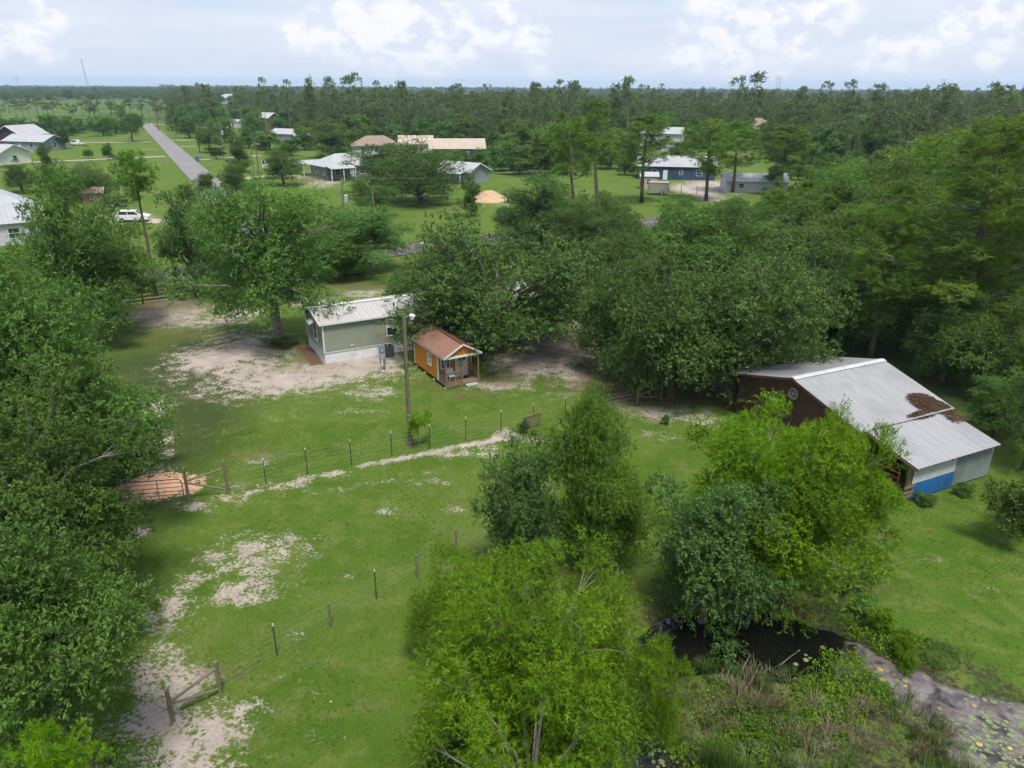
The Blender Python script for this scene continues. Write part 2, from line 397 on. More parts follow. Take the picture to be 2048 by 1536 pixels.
def npmesh(name, verts, faces, mat, attrs=None, smooth=False):
    # verts (n,3), faces (m,k) of equal size, attrs {name: per-vertex floats}
    me = bpy.data.meshes.new(name); k = faces.shape[1]
    me.vertices.add(len(verts)); me.vertices.foreach_set('co', np.ascontiguousarray(verts, np.float32).ravel())
    me.loops.add(faces.size); me.loops.foreach_set('vertex_index', np.ascontiguousarray(faces, np.int32).ravel())
    me.polygons.add(len(faces)); me.polygons.foreach_set('loop_start', np.arange(0, faces.size, k, dtype=np.int32))
    if smooth: me.polygons.foreach_set('use_smooth', np.ones(len(faces), bool))
    for n, a in (attrs or {}).items():
        at = me.attributes.new(n, 'FLOAT', 'POINT'); at.data.foreach_set('value', np.ascontiguousarray(a, np.float32))
    me.update(calc_edges=True)
    me.materials.append(M[mat] if isinstance(mat, str) else mat)
    return me

def noise2(x, y, seed, n=7, lo=.02, hi=.3):
    r = np.random.default_rng(seed); o = np.zeros_like(x)
    for i in range(n):
        a = r.uniform(0, 2 * PI); f = lo * (hi / lo) ** (i / (n - 1)); o += np.sin((x * math.cos(a) + y * math.sin(a)) * f * 2 * PI + r.uniform(0, 6)) / (i + 1.5)
    return o / 1.6
# ---------------------------------------------------------------- the setting
def pr(x, y, z=0.0):
    vx, vy, vz = x - CAMP[0], y - CAMP[1], z - CAMP[2]
    d = np.maximum(vx * _f[0] + vy * _f[1] + vz * _f[2], .5)
    return 1024 + F * (vx * _r[0] + vy * _r[1] + vz * _r[2]) / d, 768 - F * (vx * _u[0] + vy * _u[1] + vz * _u[2]) / d
def sdist(X, Y, poly):                   # signed distance to a polygon, positive inside
    poly = np.array(poly); d = np.full(X.shape, 1e9); ins = np.zeros(X.shape, bool)
    for i in range(len(poly)):
        a = poly[i]; b = poly[(i + 1) % len(poly)]; e = b - a
        t = np.clip(((X - a[0]) * e[0] + (Y - a[1]) * e[1]) / (e @ e), 0, 1)
        d = np.minimum(d, np.hypot(X - a[0] - t * e[0], Y - a[1] - t * e[1]))
        c = (a[1] > Y) != (b[1] > Y)
        with np.errstate(divide='ignore', invalid='ignore'):
            xi = (b[0] - a[0]) * (Y - a[1]) / (b[1] - a[1]) + a[0]
        ins ^= c & (X < xi)
    return np.where(ins, d, -d)
WZ = -0.38
def gp(pts, z=0.0): return [G(x, y, z)[:2] for x, y in pts]
POND = gp([(1275, 1275), (1330, 1240), (1470, 1222), (1590, 1232), (1660, 1262), (1715, 1292), (1775, 1325), (1860, 1352), (1960, 1385), (2080, 1425), (2400, 1500), (2400, 1760), (1180, 1760), (1215, 1520), (1285, 1440), (1300, 1340)], WZ)
ISLE = gp([(1325, 1345), (1420, 1338), (1500, 1352), (1585, 1348), (1650, 1322), (1700, 1318), (1745, 1372), (1830, 1412), (1900, 1462), (1930, 1530), (1935, 1760), (1430, 1760), (1400, 1560), (1345, 1490), (1300, 1440), (1318, 1390)], WZ)

def forest_v(u):                          # how near the woods come, by bearing
    return np.interp(u, [-400, 0, 330, 345, 520, 700, 900, 1060, 1250, 1500, 1700, 1900, 2100, 2600], [200, 200, 200, 238, 262, 285, 300, 318, 300, 300, 345, 400, 430, 480])
def in_woods(x, y):
    u, v = pr(x, y); return (v < forest_v(u)) & (y > 60)

def seq(a, b, step, far, g):
    mid = list(np.arange(a, b, step)); lo = []; hi = []
    s, x = step, a
    while x > -far: s *= g; x -= s; lo.append(x)
    s, x = step, mid[-1]
    while x < far: s *= g; x += s; hi.append(x)
    return np.array(lo[::-1] + mid + hi)
gx = seq(-34, 34, .30, 8800, 1.13)
gy = seq(12, 66, .30, 8800, 1.09); gy = gy[gy > -370]
X, Y = np.meshgrid(gx, gy); X = X.ravel(); Y = Y.ravel()
def blob(cx, cy, rx, ry, st):
    c = G(cx, cy); D = np.linalg.norm(c - CAMP); wx = rx * D / F
    wy = abs(G(cx, cy - ry)[1] - G(cx, cy + ry)[1]) / 2
    q = np.sqrt(((X - c[0]) / wx) ** 2 + ((Y - c[1]) / wy) ** 2)
    return st * np.clip(1.42 - q * .78, 0, 1)
def track(pts, w, st):
    p = np.array([G(x, y)[:2] for x, y in pts]); d = np.full(X.shape, 1e9)
    for a, b in zip(p[:-1], p[1:]):
        e = b - a; t = np.clip(((X - a[0]) * e[0] + (Y - a[1]) * e[1]) / (e @ e), 0, 1)
        d = np.minimum(d, np.hypot(X - a[0] - t * e[0], Y - a[1] - t * e[1]))
    return st * np.clip(1.25 - .7 * d / w, 0, 1)
sand = np.zeros(X.shape)
for b in [(470, 705, 105, 44, .68), (545, 745, 160, 42, .70), (430, 725, 55, 30, .45), (690, 742, 120, 26, .70), (745, 782, 62, 16, .52), (620, 770, 60, 18, .5), (700, 718, 90, 14, .75), (780, 722, 40, 16, .6), (505, 685, 60, 20, .6),
          (345, 632, 75, 24, .7), (430, 640, 60, 16, .55), (330, 605, 40, 16, .6), (480, 628, 40, 12, .55),
          (620, 602, 50, 12, .55), (700, 586, 70, 10, .5), (660, 612, 50, 10, .4),
          (1085, 715, 110, 50, .62), (1010, 770, 70, 12, .62), (1150, 735, 80, 44, .58), (1030, 745, 60, 22, .5), (1170, 650, 50, 40, .5), (1200, 780, 60, 14, .4),
          (1320, 822, 80, 20, .66), (1250, 800, 50, 16, .5), (1390, 830, 50, 22, .5), (1250, 838, 40, 10, .35),
          (540, 1100, 90, 40, .46), (455, 1120, 60, 40, .40), (485, 1185, 62, 26, .72), (515, 1135, 60, 20, .5), (400, 1170, 55, 40, .42), (560, 1085, 50, 20, .45), (350, 1215, 50, 34, .52), (330, 1250, 50, 26, .55), (300, 1330, 45, 50, .66), (345, 1375, 60, 50, .6), (400, 1360, 40, 26, .55), (385, 1470, 110, 50, .60), (350, 1530, 100, 50, .66), (300, 1440, 60, 60, .66), (450, 1420, 60, 30, .4), (470, 1500, 60, 40, .35),
          (400, 1012, 42, 10, .62), (465, 996, 50, 9, .55), (560, 971, 60, 8, .5), (650, 950, 50, 7, .45), (285, 830, 34, 36, .62), (320, 880, 24, 24, .5), (300, 940, 40, 26, .4), (330, 905, 20, 12, .5), (270, 1065, 22, 14, .6),
          (915, 1020, 24, 8, .62), (785, 1020, 26, 14, .42), (690, 1155, 18, 9, .5), (520, 915, 44, 18, .36), (590, 1270, 26, 9, .4), (470, 975, 22, 10, .5), (690, 820, 60, 12, .3), (560, 830, 40, 10, .28), (420, 860, 30, 16, .3), (905, 905, 60, 10, .42), (860, 965, 50, 10, .34), (960, 900, 50, 16, .48), (1010, 870, 30, 12, .5), (870, 850, 60, 10, .18), (1100, 790, 60, 10, .3), (620, 1340, 60, 30, .2), (700, 1470, 60, 30, .22), (640, 1390, 20, 8, .3), (560, 1180, 60, 24, .3), (1850, 1120, 30, 6, .36), (1950, 1180, 40, 6, .3), (2030, 1250, 30, 6, .3), (730, 700, 60, 12, .4), (1070, 880, 60, 10, .4), (1300, 870, 60, 12, .3),
          (980, 407, 55, 8, .4), (860, 470, 60, 3, .25), (230, 436, 60, 9, .8), (1390, 378, 40, 10, .9), (1440, 372, 60, 12, .8), (1420, 395, 30, 8, .8), (640, 368, 40, 7, .6), (620, 350, 30, 6, .7)]:
    sand = np.maximum(sand, blob(*b))
sand = np.maximum(sand, track([(365, 1016), (430, 1002), (500, 985), (620, 955), (700, 938), (770, 922), (860, 905), (930, 890), (1010, 876)], .34, .64))
sand = np.maximum(sand, track([(500, 1000), (640, 985), (760, 960), (900, 935)], .4, .25))
sand = sand * (.95 + .35 * noise2(X, Y, 61, 7, .12, 1.3))
litter = np.zeros(X.shape)
for b in [(330, 610, 80, 22, .6), (345, 668, 60, 14, .45), (285, 650, 30, 30, .5), (720, 572, 60, 9, .6), (640, 588, 60, 9, .5), (1070, 730, 100, 50, .30), (1000, 760, 50, 18, .5), (1180, 690, 90, 60, .36), (1120, 690, 80, 30, .5), (1300, 800, 80, 20, .6), (560, 690, 50, 12, .55), (500, 695, 70, 14, .35), (622, 705, 26, 26, .6), (600, 740, 90, 12, .35), (930, 790, 60, 8, .5), (860, 770, 30, 10, .5), (520, 905, 44, 18, .45), (440, 700, 70, 10, .4), (640, 735, 120, 8, .35), (340, 1260, 50, 20, .35), (440, 1345, 50, 24, .4), (1220, 760, 80, 60, .55), (1430, 790, 80, 30, .6),
          (1600, 1205, 120, 26, .62), (1280, 1200, 90, 60, .4), (1130, 1130, 120, 40, .35), (985, 1105, 40, 22, .45), (1640, 1170, 120, 30, .5), (1790, 1070, 30, 20, .4)]:
    litter = np.maximum(litter, blob(*b))
clay = blob(325, 968, 66, 20, .85); clay = np.maximum(clay, blob(300, 985, 50, 18, .7))
clay = np.maximum(clay, blob(375, 975, 24, 12, .6))
pd = sdist(X, Y, POND); idd = sdist(X, Y, ISLE)
near = (np.abs(X) < 60) & (Y < 90)
wob = noise2(X, Y, 4, 6, .15, .9) * .35
pd = pd + wob; idd = idd + wob * .8
mud = np.clip(.25 + pd * .35 + .35, 0, .8) * (pd > -1.9); mud = np.where(idd > -.3, .5, mud)
mud = np.maximum(mud, blob(1620, 1215, 110, 26, .55)); mud = np.maximum(mud, blob(1900, 1340, 110, 18, .42)); mud = np.maximum(mud, blob(2020, 1385, 90, 22, .5))
Z = noise2(X, Y, 9, 7, .012, .25) * .07 * np.clip(1.2 - np.hypot(X, Y - 30) / 90, 0, 1)
basin = np.clip((pd + .9) / 1.9, 0, 1); basin = basin * basin * (3 - 2 * basin)
Z = Z - basin * .95
isl = np.clip((idd + .5) / 1.0, 0, 1); isl = isl * isl * (3 - 2 * isl)
Z = Z * (1 - isl) + isl * (WZ + .07 + noise2(X, Y, 22, 6, .2, 1.2) * .07)
u_, v_ = pr(X, Y)
ndet = noise2(X, Y, 31, 7, .002, .05)
field = np.clip((v_ < 262) & (u_ < 350) & (Y > 100), 0, 1) * 1.0
field = np.maximum(field, ((v_ < 240) & (Y > 100)) * (.5 + .3 * ndet).clip(0, 1))
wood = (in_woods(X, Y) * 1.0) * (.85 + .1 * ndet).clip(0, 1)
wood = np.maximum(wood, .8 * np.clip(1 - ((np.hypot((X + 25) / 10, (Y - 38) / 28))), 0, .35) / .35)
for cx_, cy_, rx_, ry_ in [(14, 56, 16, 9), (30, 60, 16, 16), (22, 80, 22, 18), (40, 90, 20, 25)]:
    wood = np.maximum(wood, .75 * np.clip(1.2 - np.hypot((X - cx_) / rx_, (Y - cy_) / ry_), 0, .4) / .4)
sand *= np.clip(1 - np.maximum(pd + .6, 0) * 2, 0, 1)
nx, ny = len(gx), len(gy)
idx = np.arange(nx * ny).reshape(ny, nx)
fc = np.stack([idx[:-1, :-1], idx[:-1, 1:], idx[1:, 1:], idx[1:, :-1]], -1).reshape(-1, 4)
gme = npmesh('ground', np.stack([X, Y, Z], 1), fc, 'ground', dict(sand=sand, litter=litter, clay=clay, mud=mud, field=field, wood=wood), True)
tag(link('ground', gme), 'mown green lawn with patches of bare pale sand', kind='structure')
from bisect import bisect
SAND2 = (np.maximum(np.maximum(sand, clay), litter * .8)).reshape(ny, nx); Z2 = Z.reshape(ny, nx); PD2 = pd.reshape(ny, nx)
def gsample(A, x, y):
    i = np.clip(np.searchsorted(gx, x) - 1, 0, nx - 2); j = np.clip(np.searchsorted(gy, y) - 1, 0, ny - 2)
    a = np.clip((x - gx[i]) / (gx[i + 1] - gx[i]), 0, 1); b = np.clip((y - gy[j]) / (gy[j + 1] - gy[j]), 0, 1)
    return (A[j, i] * (1 - a) + A[j, i + 1] * a) * (1 - b) + (A[j + 1, i] * (1 - a) + A[j + 1, i + 1] * a) * b
def gz(x, y): return float(gsample(Z2, np.array([x]), np.array([y]))[0])

# pond
wx = np.arange(-4, 34, .3); wy = np.arange(8, 30, .3)
WX, WY = np.meshgrid(wx, wy); WX = WX.ravel(); WY = WY.ravel()
keep = sdist(WX, WY, POND) > -1.6
wi = np.arange(len(wx) * len(wy)).reshape(len(wy), len(wx))
wf = np.stack([wi[:-1, :-1], wi[:-1, 1:], wi[1:, 1:], wi[1:, :-1]], -1).reshape(-1, 4)
wf = wf[keep[wf].all(1)]
u2, v2 = pr(WX, WY, WZ)
film = np.clip((u2 - 1660) / 60, 0, 1) * .75
film = np.maximum(film, np.clip((v2 - 1440) / 60, 0, 1) * .30)
film = np.maximum(film, .18 * np.exp(-(((u2 - 1540) / 60) ** 2 + ((v2 - 1300) / 20) ** 2)))
us = np.unique(wf); mp = np.full(len(WX), -1); mp[us] = np.arange(len(us))
tag(link('pond_water', npmesh('pond_water', np.stack([WX[us], WY[us], np.full(len(us), WZ)], 1), mp[wf], 'water', dict(film=film[us]), True)), 'dark still pond water with a pale film at one side', kind='structure')

# roads
def ribbon(name, pts, w, z, mat, label, kind='structure', wob=0.0, sub=6):
    pts = [np.array(p[:2], float) for p in pts]; out = []
    for a, b in zip(pts[:-1], pts[1:]):
        for k in range(sub): out.append(a + (b - a) * k / sub)
    out.append(pts[-1]); vs = []; r = np.random.default_rng(5)
    for i, p in enumerate(out):
        d = out[min(i + 1, len(out) - 1)] - out[max(i - 1, 0)]; d /= np.linalg.norm(d); n = np.array([-d[1], d[0]])
        a, b = r.uniform(-wob, wob, 2)
        for s in (w / 2 + a, w / 6, -w / 6, -w / 2 + b): vs.append((*(p + n * s), z))
    fs = [(4 * i + k, 4 * i + k + 1, 4 * i + 5 + k, 4 * i + 4 + k) for i in range(len(out) - 1) for k in range(3)]
    o = MB().add(vs, fs).build(name, mat); tag(o, label, kind=kind); return o
RD = np.array([27.1, 16.9]); RD = RD / np.linalg.norm(RD); RN = np.array([-RD[1], RD[0]])
RC = np.array([-38.6, 80.0])
ribbon('road', [RC - RD * 90, RC, RC + RD * 60, RC + RD * 200], 6.4, .10, 'asphalt', 'dark asphalt road running past the board fence', sub=14)
for s in (-.12, .12):
    ribbon('road_marking', [RC - RD * 90 + RN * s, RC + RD * 200 + RN * s], .11, .106, 'yellow', 'double yellow centre line on the asphalt road', sub=20)
SA = (G(350, 330)[:2] + G(405, 330)[:2]) / 2; SB = (G(286, 250)[:2] + G(303, 250)[:2]) / 2
SW = float(np.linalg.norm(G(405, 330)[:2] - G(350, 330)[:2]) * .80)
SDIR = (SA - SB) / np.linalg.norm(SA - SB)
ribbon('side_road', [SB - SDIR * 14, SB, SA, SA + SDIR * (SA[1] - 92) / abs(SDIR[1])], SW, .08, 'oldroad', 'worn light grey side road running to the far field', wob=.12, sub=16)
ribbon('cross_road', [G(285, 249)[:2], G(330, 249)[:2], G(400, 250)[:2]], 5, .075, 'drive', 'pale track at the end of the side road')
DR = [([(-60, 331), (60, 325), (130, 322), (220, 318), (330, 313)], 3.0), ([(155, 285), (230, 285), (303, 284)], 3.0), ([(402, 320), (440, 317), (520, 311)], 2.6),
      ([(345, 280), (372, 280.5), (395, 280)], 2.6), ([(362, 294), (392, 292)], 1.6), ([(462, 358), (500, 356), (530, 352), (600, 352)], 3.0), ([(318, 300), (280, 300)], 1.0), ([(200, 442), (255, 436), (330, 445)], 3.0)]
for p_, w_ in DR:
    ribbon('driveway', [G(*q) for q in p_], w_, .055, 'drive', 'pale sandy driveway across the grass', wob=.2)

# short grass standing on the lawn
rg = np.random.default_rng(11)
NB = 210000
bx = rg.uniform(-26, 26, NB * 2); by = 15 + (rg.uniform(0, 1, NB * 2) ** 1.5) * 45
uu, vv = pr(bx, by)
ok = (uu > -40) & (uu < 2090) & (vv < 1580) & (gsample(SAND2, bx, by) < .36) & (gsample(PD2, bx, by) < -1.1)
dens = noise2(bx, by, 71, 7, .05, .8)
ok &= rg.uniform(-1.3, .7, NB * 2) < dens
bx = bx[ok][:NB]; by = by[ok][:NB]; n = len(bx)
bz = gsample(Z2, bx, by) - .01
az = rg.uniform(0, 2 * PI, n); hh = rg.uniform(.03, .085, n) * (1 + .5 * noise2(bx, by, 77, 6, .05, .5)); ww = rg.uniform(.010, .02, n); ln = rg.uniform(.0, .05, n); la = rg.uniform(0, 2 * PI, n)
v0 = np.stack([bx - np.cos(az) * ww, by - np.sin(az) * ww, bz], 1); v1 = np.stack([bx + np.cos(az) * ww, by + np.sin(az) * ww, bz], 1)
v2_ = np.stack([bx + np.cos(la) * ln, by + np.sin(la) * ln, bz + hh], 1)
tt = np.clip(.45 + .35 * noise2(bx, by, 78, 7, .03, .6) + rg.normal(0, .22, n), 0, 1)
tag(link('grass', npmesh('grass', np.stack([v0, v1, v2_], 1).reshape(-1, 3), np.arange(3 * n).reshape(-1, 3), 'grassblade', dict(tint=np.repeat(tt, 3)))), 'short green grass growing on the lawn', 'grass', kind='stuff')

# ---------------------------------------------------------------- buildings
def corr(x0, x1, y0, z0, y1, z1, pitch, amp, thick=.02):
    """ribbed sheet between two edges running along x; ribs run from edge 0 to edge 1"""
    m = MB(); n = max(2, int(round((x1 - x0) / pitch))); p = (x1 - x0) / n; prof = []
    for i in range(n):
        a = x0 + i * p
        prof += [(a, 0), (a + p * .62, 0), (a + p * .72, amp), (a + p * .9, amp)]
    prof.append((x1, 0))
    d = Vector((0, y1 - y0, z1 - z0)); nn = Vector((0, -d.z, d.y)).normalized()
    if nn.z < 0: nn = -nn
    vs = []
    for x, h in prof:
        for (yy, zz) in ((y0, z0), (y1, z1)):
            vs.append((x, yy + nn.y * (h), zz + nn.z * (h)))
    k = len(prof)
    for x, h in prof:
        for (yy, zz) in ((y0, z0), (y1, z1)):
            vs.append((x, yy + nn.y * (-thick), zz + nn.z * (-thick)))
    fs = [(2 * i, 2 * i + 2, 2 * i + 3, 2 * i + 1) for i in range(k - 1)] + [(2 * k + 2 * i + 1, 2 * k + 2 * i + 3, 2 * k + 2 * i + 2, 2 * k + 2 * i) for i in range(k - 1)]
    fs += [(2 * i, 2 * k + 2 * i, 2 * k + 2 * i + 2, 2 * i + 2) for i in range(k - 1)] + [(2 * i + 1, 2 * i + 3, 2 * k + 2 * i + 3, 2 * k + 2 * i + 1) for i in range(k - 1)]
    return m.add(vs, fs)
def window(parent, axis, at, c, z0, z1, w, out, frame='white', split=True, blind=False, muntin=0):
    """axis: the wall's running axis ('x' wall at y=at, or 'y' wall at x=at); out = +-1 outward"""
    def bx(m, a0, a1, d0, d1, zz0, zz1):
        d0, d1 = sorted((at + out * d0, at + out * d1))
        return m.box(a0, a1, d0, d1, zz0, zz1) if axis == 'x' else m.box(d0, d1, a0, a1, zz0, zz1)
    a0, a1 = c - w / 2, c + w / 2; t = .07
    m = MB()
    bx(m, a0 - t, a0, .0, .05, z0 - t, z1 + t); bx(m, a1, a1 + t, .0, .05, z0 - t, z1 + t); bx(m, a0, a1, .0, .05, z1, z1 + t); bx(m, a0, a1, .0, .065, z0 - t, z0)
    if split: bx(m, a0, a1, .012, .042, (z0 + z1) / 2 - .025, (z0 + z1) / 2 + .025)
    for k in range(muntin):
        xx = a0 + w * (k + 1) / (muntin + 1); bx(m, xx - .012, xx + .012, .012, .032, z0, z1)
    if muntin:
        for f_ in (.25, .75): bx(m, a0, a1, .012, .030, z0 + (z1 - z0) * f_ - .012, z0 + (z1 - z0) * f_ + .012)
    wobj = m.build('window', frame, parent)
    zm = (z0 + z1) / 2
    if blind:
        bx(MB(), a0, a1, .0, .012, zm, z1).build('pane', 'blind', wobj); bx(MB(), a0, a1, .0, .011, z0, zm).build('pane', 'glass', wobj)
    else:
        bx(MB(), a0, a1, .0, .012, zm, z1).build('pane', 'glass', wobj); bx(MB(), a0, a1, .0, .011, z0, zm).build('pane', 'glass', wobj)
    return wobj

# --- mobile home, sage siding over white skirting
hu = np.array([.8785, .4777]); hrz = math.atan2(hu[1], hu[0])
home = empty('mobile_home', (-14.05, 53.02, 0), hrz, 'long sage green mobile home with white skirting and pale metal roof', 'mobile home')
HL, HWd, HS, HE, HR = 18.2, 4.95, .88, 3.15, 3.72
m = MB()                                   # lapped clapboards on the two long sides and the ends
def laps(m, a0, a1, at, out, z0, z1, axis, step=.115):
    z = z0
    while z < z1 - .01:
        zt = min(z + step, z1)
        if axis == 'x':
            m.add([(a0, at + out * .022, z), (a1, at + out * .022, z), (a1, at + out * .004, zt), (a0, at + out * .004, zt), (a0, at, z), (a1, at, z)], [(0, 1, 2, 3), (4, 5, 1, 0)])
        else:
            m.add([(at + out * .022, a0, z), (at + out * .022, a1, z), (at + out * .004, a1, zt), (at + out * .004, a0, zt), (at, a0, z), (at, a1, z)], [(0, 1, 2, 3), (4, 5, 1, 0)])
        z = zt
laps(m, 0, HL, 0, -1, HS, HE, 'x'); laps(m, 0, HL, HWd, 1, HS, HE, 'x')
m.box(.0, HL, .0, HWd, HS, HE)
m.build('wall', 'green_siding', home)
m = MB(); laps(m, .0, HWd, 0, -1, HS, HE, 'y'); laps(m, 0, HWd, HL, 1, HS, HE, 'y')
m.prism([(0, HE + .001), (HWd, HE + .001), (HWd / 2, HR - .03)], 'x', .0, HL); m.build('end_wall', 'green_siding', home)
MB().box(-.028, -.02, .1, HWd - .1, HS + .0, HS + .33).build('band', 'trimgrey', home)
def skirt(m, a0, a1, at, out, axis):
    n = int((a1 - a0) / .2)
    for i in range(n):
        x0 = a0 + (a1 - a0) * i / n; x1 = a0 + (a1 - a0) * (i + .82) / n
        o0, o1 = sorted((at, at + out * .012))
        if axis == 'x': m.box(x0, x1, o0, o1, .02, HS - .04)
        else: m.box(o0, o1, x0, x1, .02, HS - .04)
m = MB().box(.03, HL - .03, .03, HWd - .03, 0, HS); skirt(m, .02, HL, .03, -1, 'x'); skirt(m, .03, HWd, .03, -1, 'y')
m.box(-.03, HL, -.035, -.002, HS - .05, HS - .002); m.box(-.035, -.004, 0, HWd, HS - .05, HS - .004)
m.build('skirting', 'white', home)
for (x, y) in ((0, 0), (0, HWd), (HL, 0), (HL, HWd)):
    MB().box(x - .045, x + .05, y - .05, y + .045, HS, HE - .01).build('corner_trim', 'white', home)
corr(-.28, HL + .2, -.22, HE + .02, HWd / 2, HR + .03, .305, .03).build('roof_slope', 'homeroof', home)
corr(-.28, HL + .2, HWd + .22, HE + .02, HWd / 2, HR + .032, .305, .03).build('roof_slope', 'homeroof', home)
MB().bar((-.3, HWd / 2, HR + .07), (HL + .2, HWd / 2, HR + .07), .32, .03).build('ridge_cap', 'white', home)
m = MB(); m.bar((-.29, -.24, HE - .03), (HL + .2, -.24, HE - .03), .03, .14); m.bar((-.29, HWd + .24, HE - .03), (HL + .2, HWd + .24, HE - .03), .03, .14)
m.bar((-.3, -.24, HE - .03), (-.3, HWd / 2, HR), .03, .13); m.bar((-.3, HWd + .24, HE - .03), (-.3, HWd / 2, HR), .03, .13); m.build('fascia', 'white', home)
for xx in (5.35, 10.2, 15.2): window(home, 'x', -.012, xx, 1.52, 2.78, .78, -1, blind=True)
w = window(home, 'y', -.012, 2.15, 1.35, 2.62, .82, -1)
aw = MB()
for i in range(8):
    a = 1.62 + i * .135
    aw.add([(-.05, a, 3.0), (-.05, a + .07, 3.0), (-.55, a + .07, 2.72), (-.55, a, 2.72), (-.55, a + .07, 2.60), (-.55, a, 2.60), (-.05, a, 2.98), (-.05, a + .07, 2.98)], [(0, 1, 2, 3), (3, 2, 4, 5)])
aw.build('awning', 'white', home)
aw2 = MB()
for i in range(8):
    a = 1.69 + i * .135
    aw2.add([(-.05, a, 2.995), (-.05, a + .065, 2.995), (-.55, a + .065, 2.715), (-.55, a, 2.715), (-.55, a + .065, 2.60), (-.55, a, 2.60)], [(0, 1, 2, 3), (3, 2, 4, 5)])
aw2.build('awning_stripe', 'boxgrey', home)
m = MB().box(2.05, 2.22, -.06, -.02, 1.10, 1.24); vb = m.build('vent_cover', 'white', home); MB().box(2.09, 2.18, -.066, -.058, 1.13, 1.20).build('grille', 'acgrey', vb)
MB().disc((6.0, 1.1, 3.40), .06, .35, 8).build('vent_pipe', 'blk', home)
MB().disc((9.6, 1.4, 3.42), .06, .3, 8).build('vent_pipe', 'blk', home)
# earth border by the home's end wall
be = empty('flower_bed', G(612, 712), hrz, 'timber edged bed of brown earth against the mobile home end wall', 'flower bed')
be.location = (float(-14.05 - .05), 53.02, 0)
m = MB().box(-1.0, -.06, .1, 4.6, 0, .07); m.build('soil', 'straw', be)
for a in ((-1.06, -1.0, .04, 4.66), (-1.0, -.06, .04, .1), (-1.0, -.06, 4.6, 4.66)): MB().box(*a, 0, .11).build('edging_board', 'wood_deck', be)
# deck with dark rails at the home's front door
dk = empty('entry_deck', (-14.05 + hu[0] * 12.1 + .4, 53.02 + hu[1] * 12.1 - .75, 0), hrz, 'dark brown timber entry deck with rails behind the orange cabin', 'deck')
for i in range(10): MB().box(0, 2.6, -1.9 + i * .185, -1.9 + i * .185 + .17, .78, .82).build('plank', 'wood_dark', dk)
for x in (.05, 1.3, 2.55):
    for y in (-1.85, -.1): MB().box(x - .05, x + .05, y - .05, y + .05, 0, 1.8).build('post', 'wood_dark', dk)
for z in (1.1, 1.4, 1.74):
    MB().box(0.1, 2.5, -1.87, -1.83, z - .05, z + .05).build('rail', 'wood_dark', dk); MB().box(.03, .07, -1.8, -.15, z - .05, z + .05).build('rail', 'wood_dark', dk)
for i in range(3): MB().box(2.62 + i * .28, 2.62 + i * .28 + .27, -1.6, -.4, .2 + (2 - i) * .2 - .04, .2 + (2 - i) * .2).build('step', 'wood_dark', dk)

# --- orange cabin
crz = math.radians(30.2)
cab = empty('storage_cabin', (-4.56, 48.05, 0), crz, 'orange timber cabin with a brown metal roof and small front porch', 'cabin')
CW, PD, CL, FZ, CE, CR = 2.62, 1.25, 5.35, .27, 2.34, 3.12
def grooved(m, a0, a1, at, out, z0, z1, axis, pitch=.2, skip=()):
    n = max(1, int(round((a1 - a0) / pitch)))
    for i in range(n):
        x0 = a0 + (a1 - a0) * i / n + .012; x1 = a0 + (a1 - a0) * (i + 1) / n - .012
        o0, o1 = sorted((at, at + out * .016))
        if axis == 'x': m.box(x0, x1, o0, o1, z0, z1)
        else: m.box(o0, o1, x0, x1, z0, z1)
m = MB().box(.02, CW - .02, PD + .02, CL - .02, FZ, CE); grooved(m, PD, CL, .02, -1, FZ, CE, 'y'); grooved(m, PD, CL, CW - .02, 1, FZ, CE, 'y'); grooved(m, 0, CW, PD + .02, -1, FZ, CE, 'x'); grooved(m, 0, CW, CL - .02, 1, FZ, CE, 'x')
m.build('wall', 'orange', cab)
MB().prism([(0.05, CE), (CW - .05, CE), (CW / 2, CR - .06)], 'y', .02, CL).build('gable', 'orange', cab)
corr2 = []
for s in (0, 1):
    m = MB(); n = 24; y0, y1 = -.16, CL + .12; xe = -.16 if s == 0 else CW + .16; ze = CE - .05
    prof = []
    for i in range(n):
        a = y0 + (y1 - y0) * i / n; p_ = (y1 - y0) / n; prof += [(a, 0), (a + p_ * .6, 0), (a + p_ * .72, .03), (a + p_ * .9, .03)]
    prof.append((y1, 0)); vs = []
    for y, h in prof: vs += [(xe, y, ze + h), (CW / 2, y, CR + h)]
    k = len(prof)
    for y, h in prof: vs += [(xe, y, ze - .03), (CW / 2, y, CR - .03)]
    fs = [(2 * i, 2 * i + 1, 2 * i + 3, 2 * i + 2) for i in range(k - 1)] + [(2 * k + 2 * i, 2 * k + 2 * i + 2, 2 * k + 2 * i + 3, 2 * k + 2 * i + 1) for i in range(k - 1)] + [(2 * i, 2 * i + 2, 2 * k + 2 * i + 2, 2 * k + 2 * i) for i in range(k - 1)] + [(0, 2 * k, 2 * k + 1, 1), (2 * k - 2, 2 * k - 1, 4 * k - 1, 4 * k - 2)]
    m.add(vs, fs).build('roof_slope', 'rust', cab)
MB().bar((CW / 2, -.17, CR + .04), (CW / 2, CL + .13, CR + .04), .22, .03).build('ridge_cap', 'rust', cab)
m = MB(); m.bar((-.15, -.17, CE - .06), (CW / 2, -.17, CR - .02), .03, .12); m.bar((CW + .15, -.17, CE - .06), (CW / 2, -.17, CR - .02), .03, .12); m.box(-.12, CW + .12, -.10, -.02, CE - .16, CE - .02)
m.build('front_trim', 'white', cab)
m = MB(); m.box(-.15, -.12, -.1, CL + .1, CE - .19, CE - .08); m.box(CW + .12, CW + .15, -.1, CL + .1, CE - .19, CE - .08); m.build('eave_trim', 'white', cab)
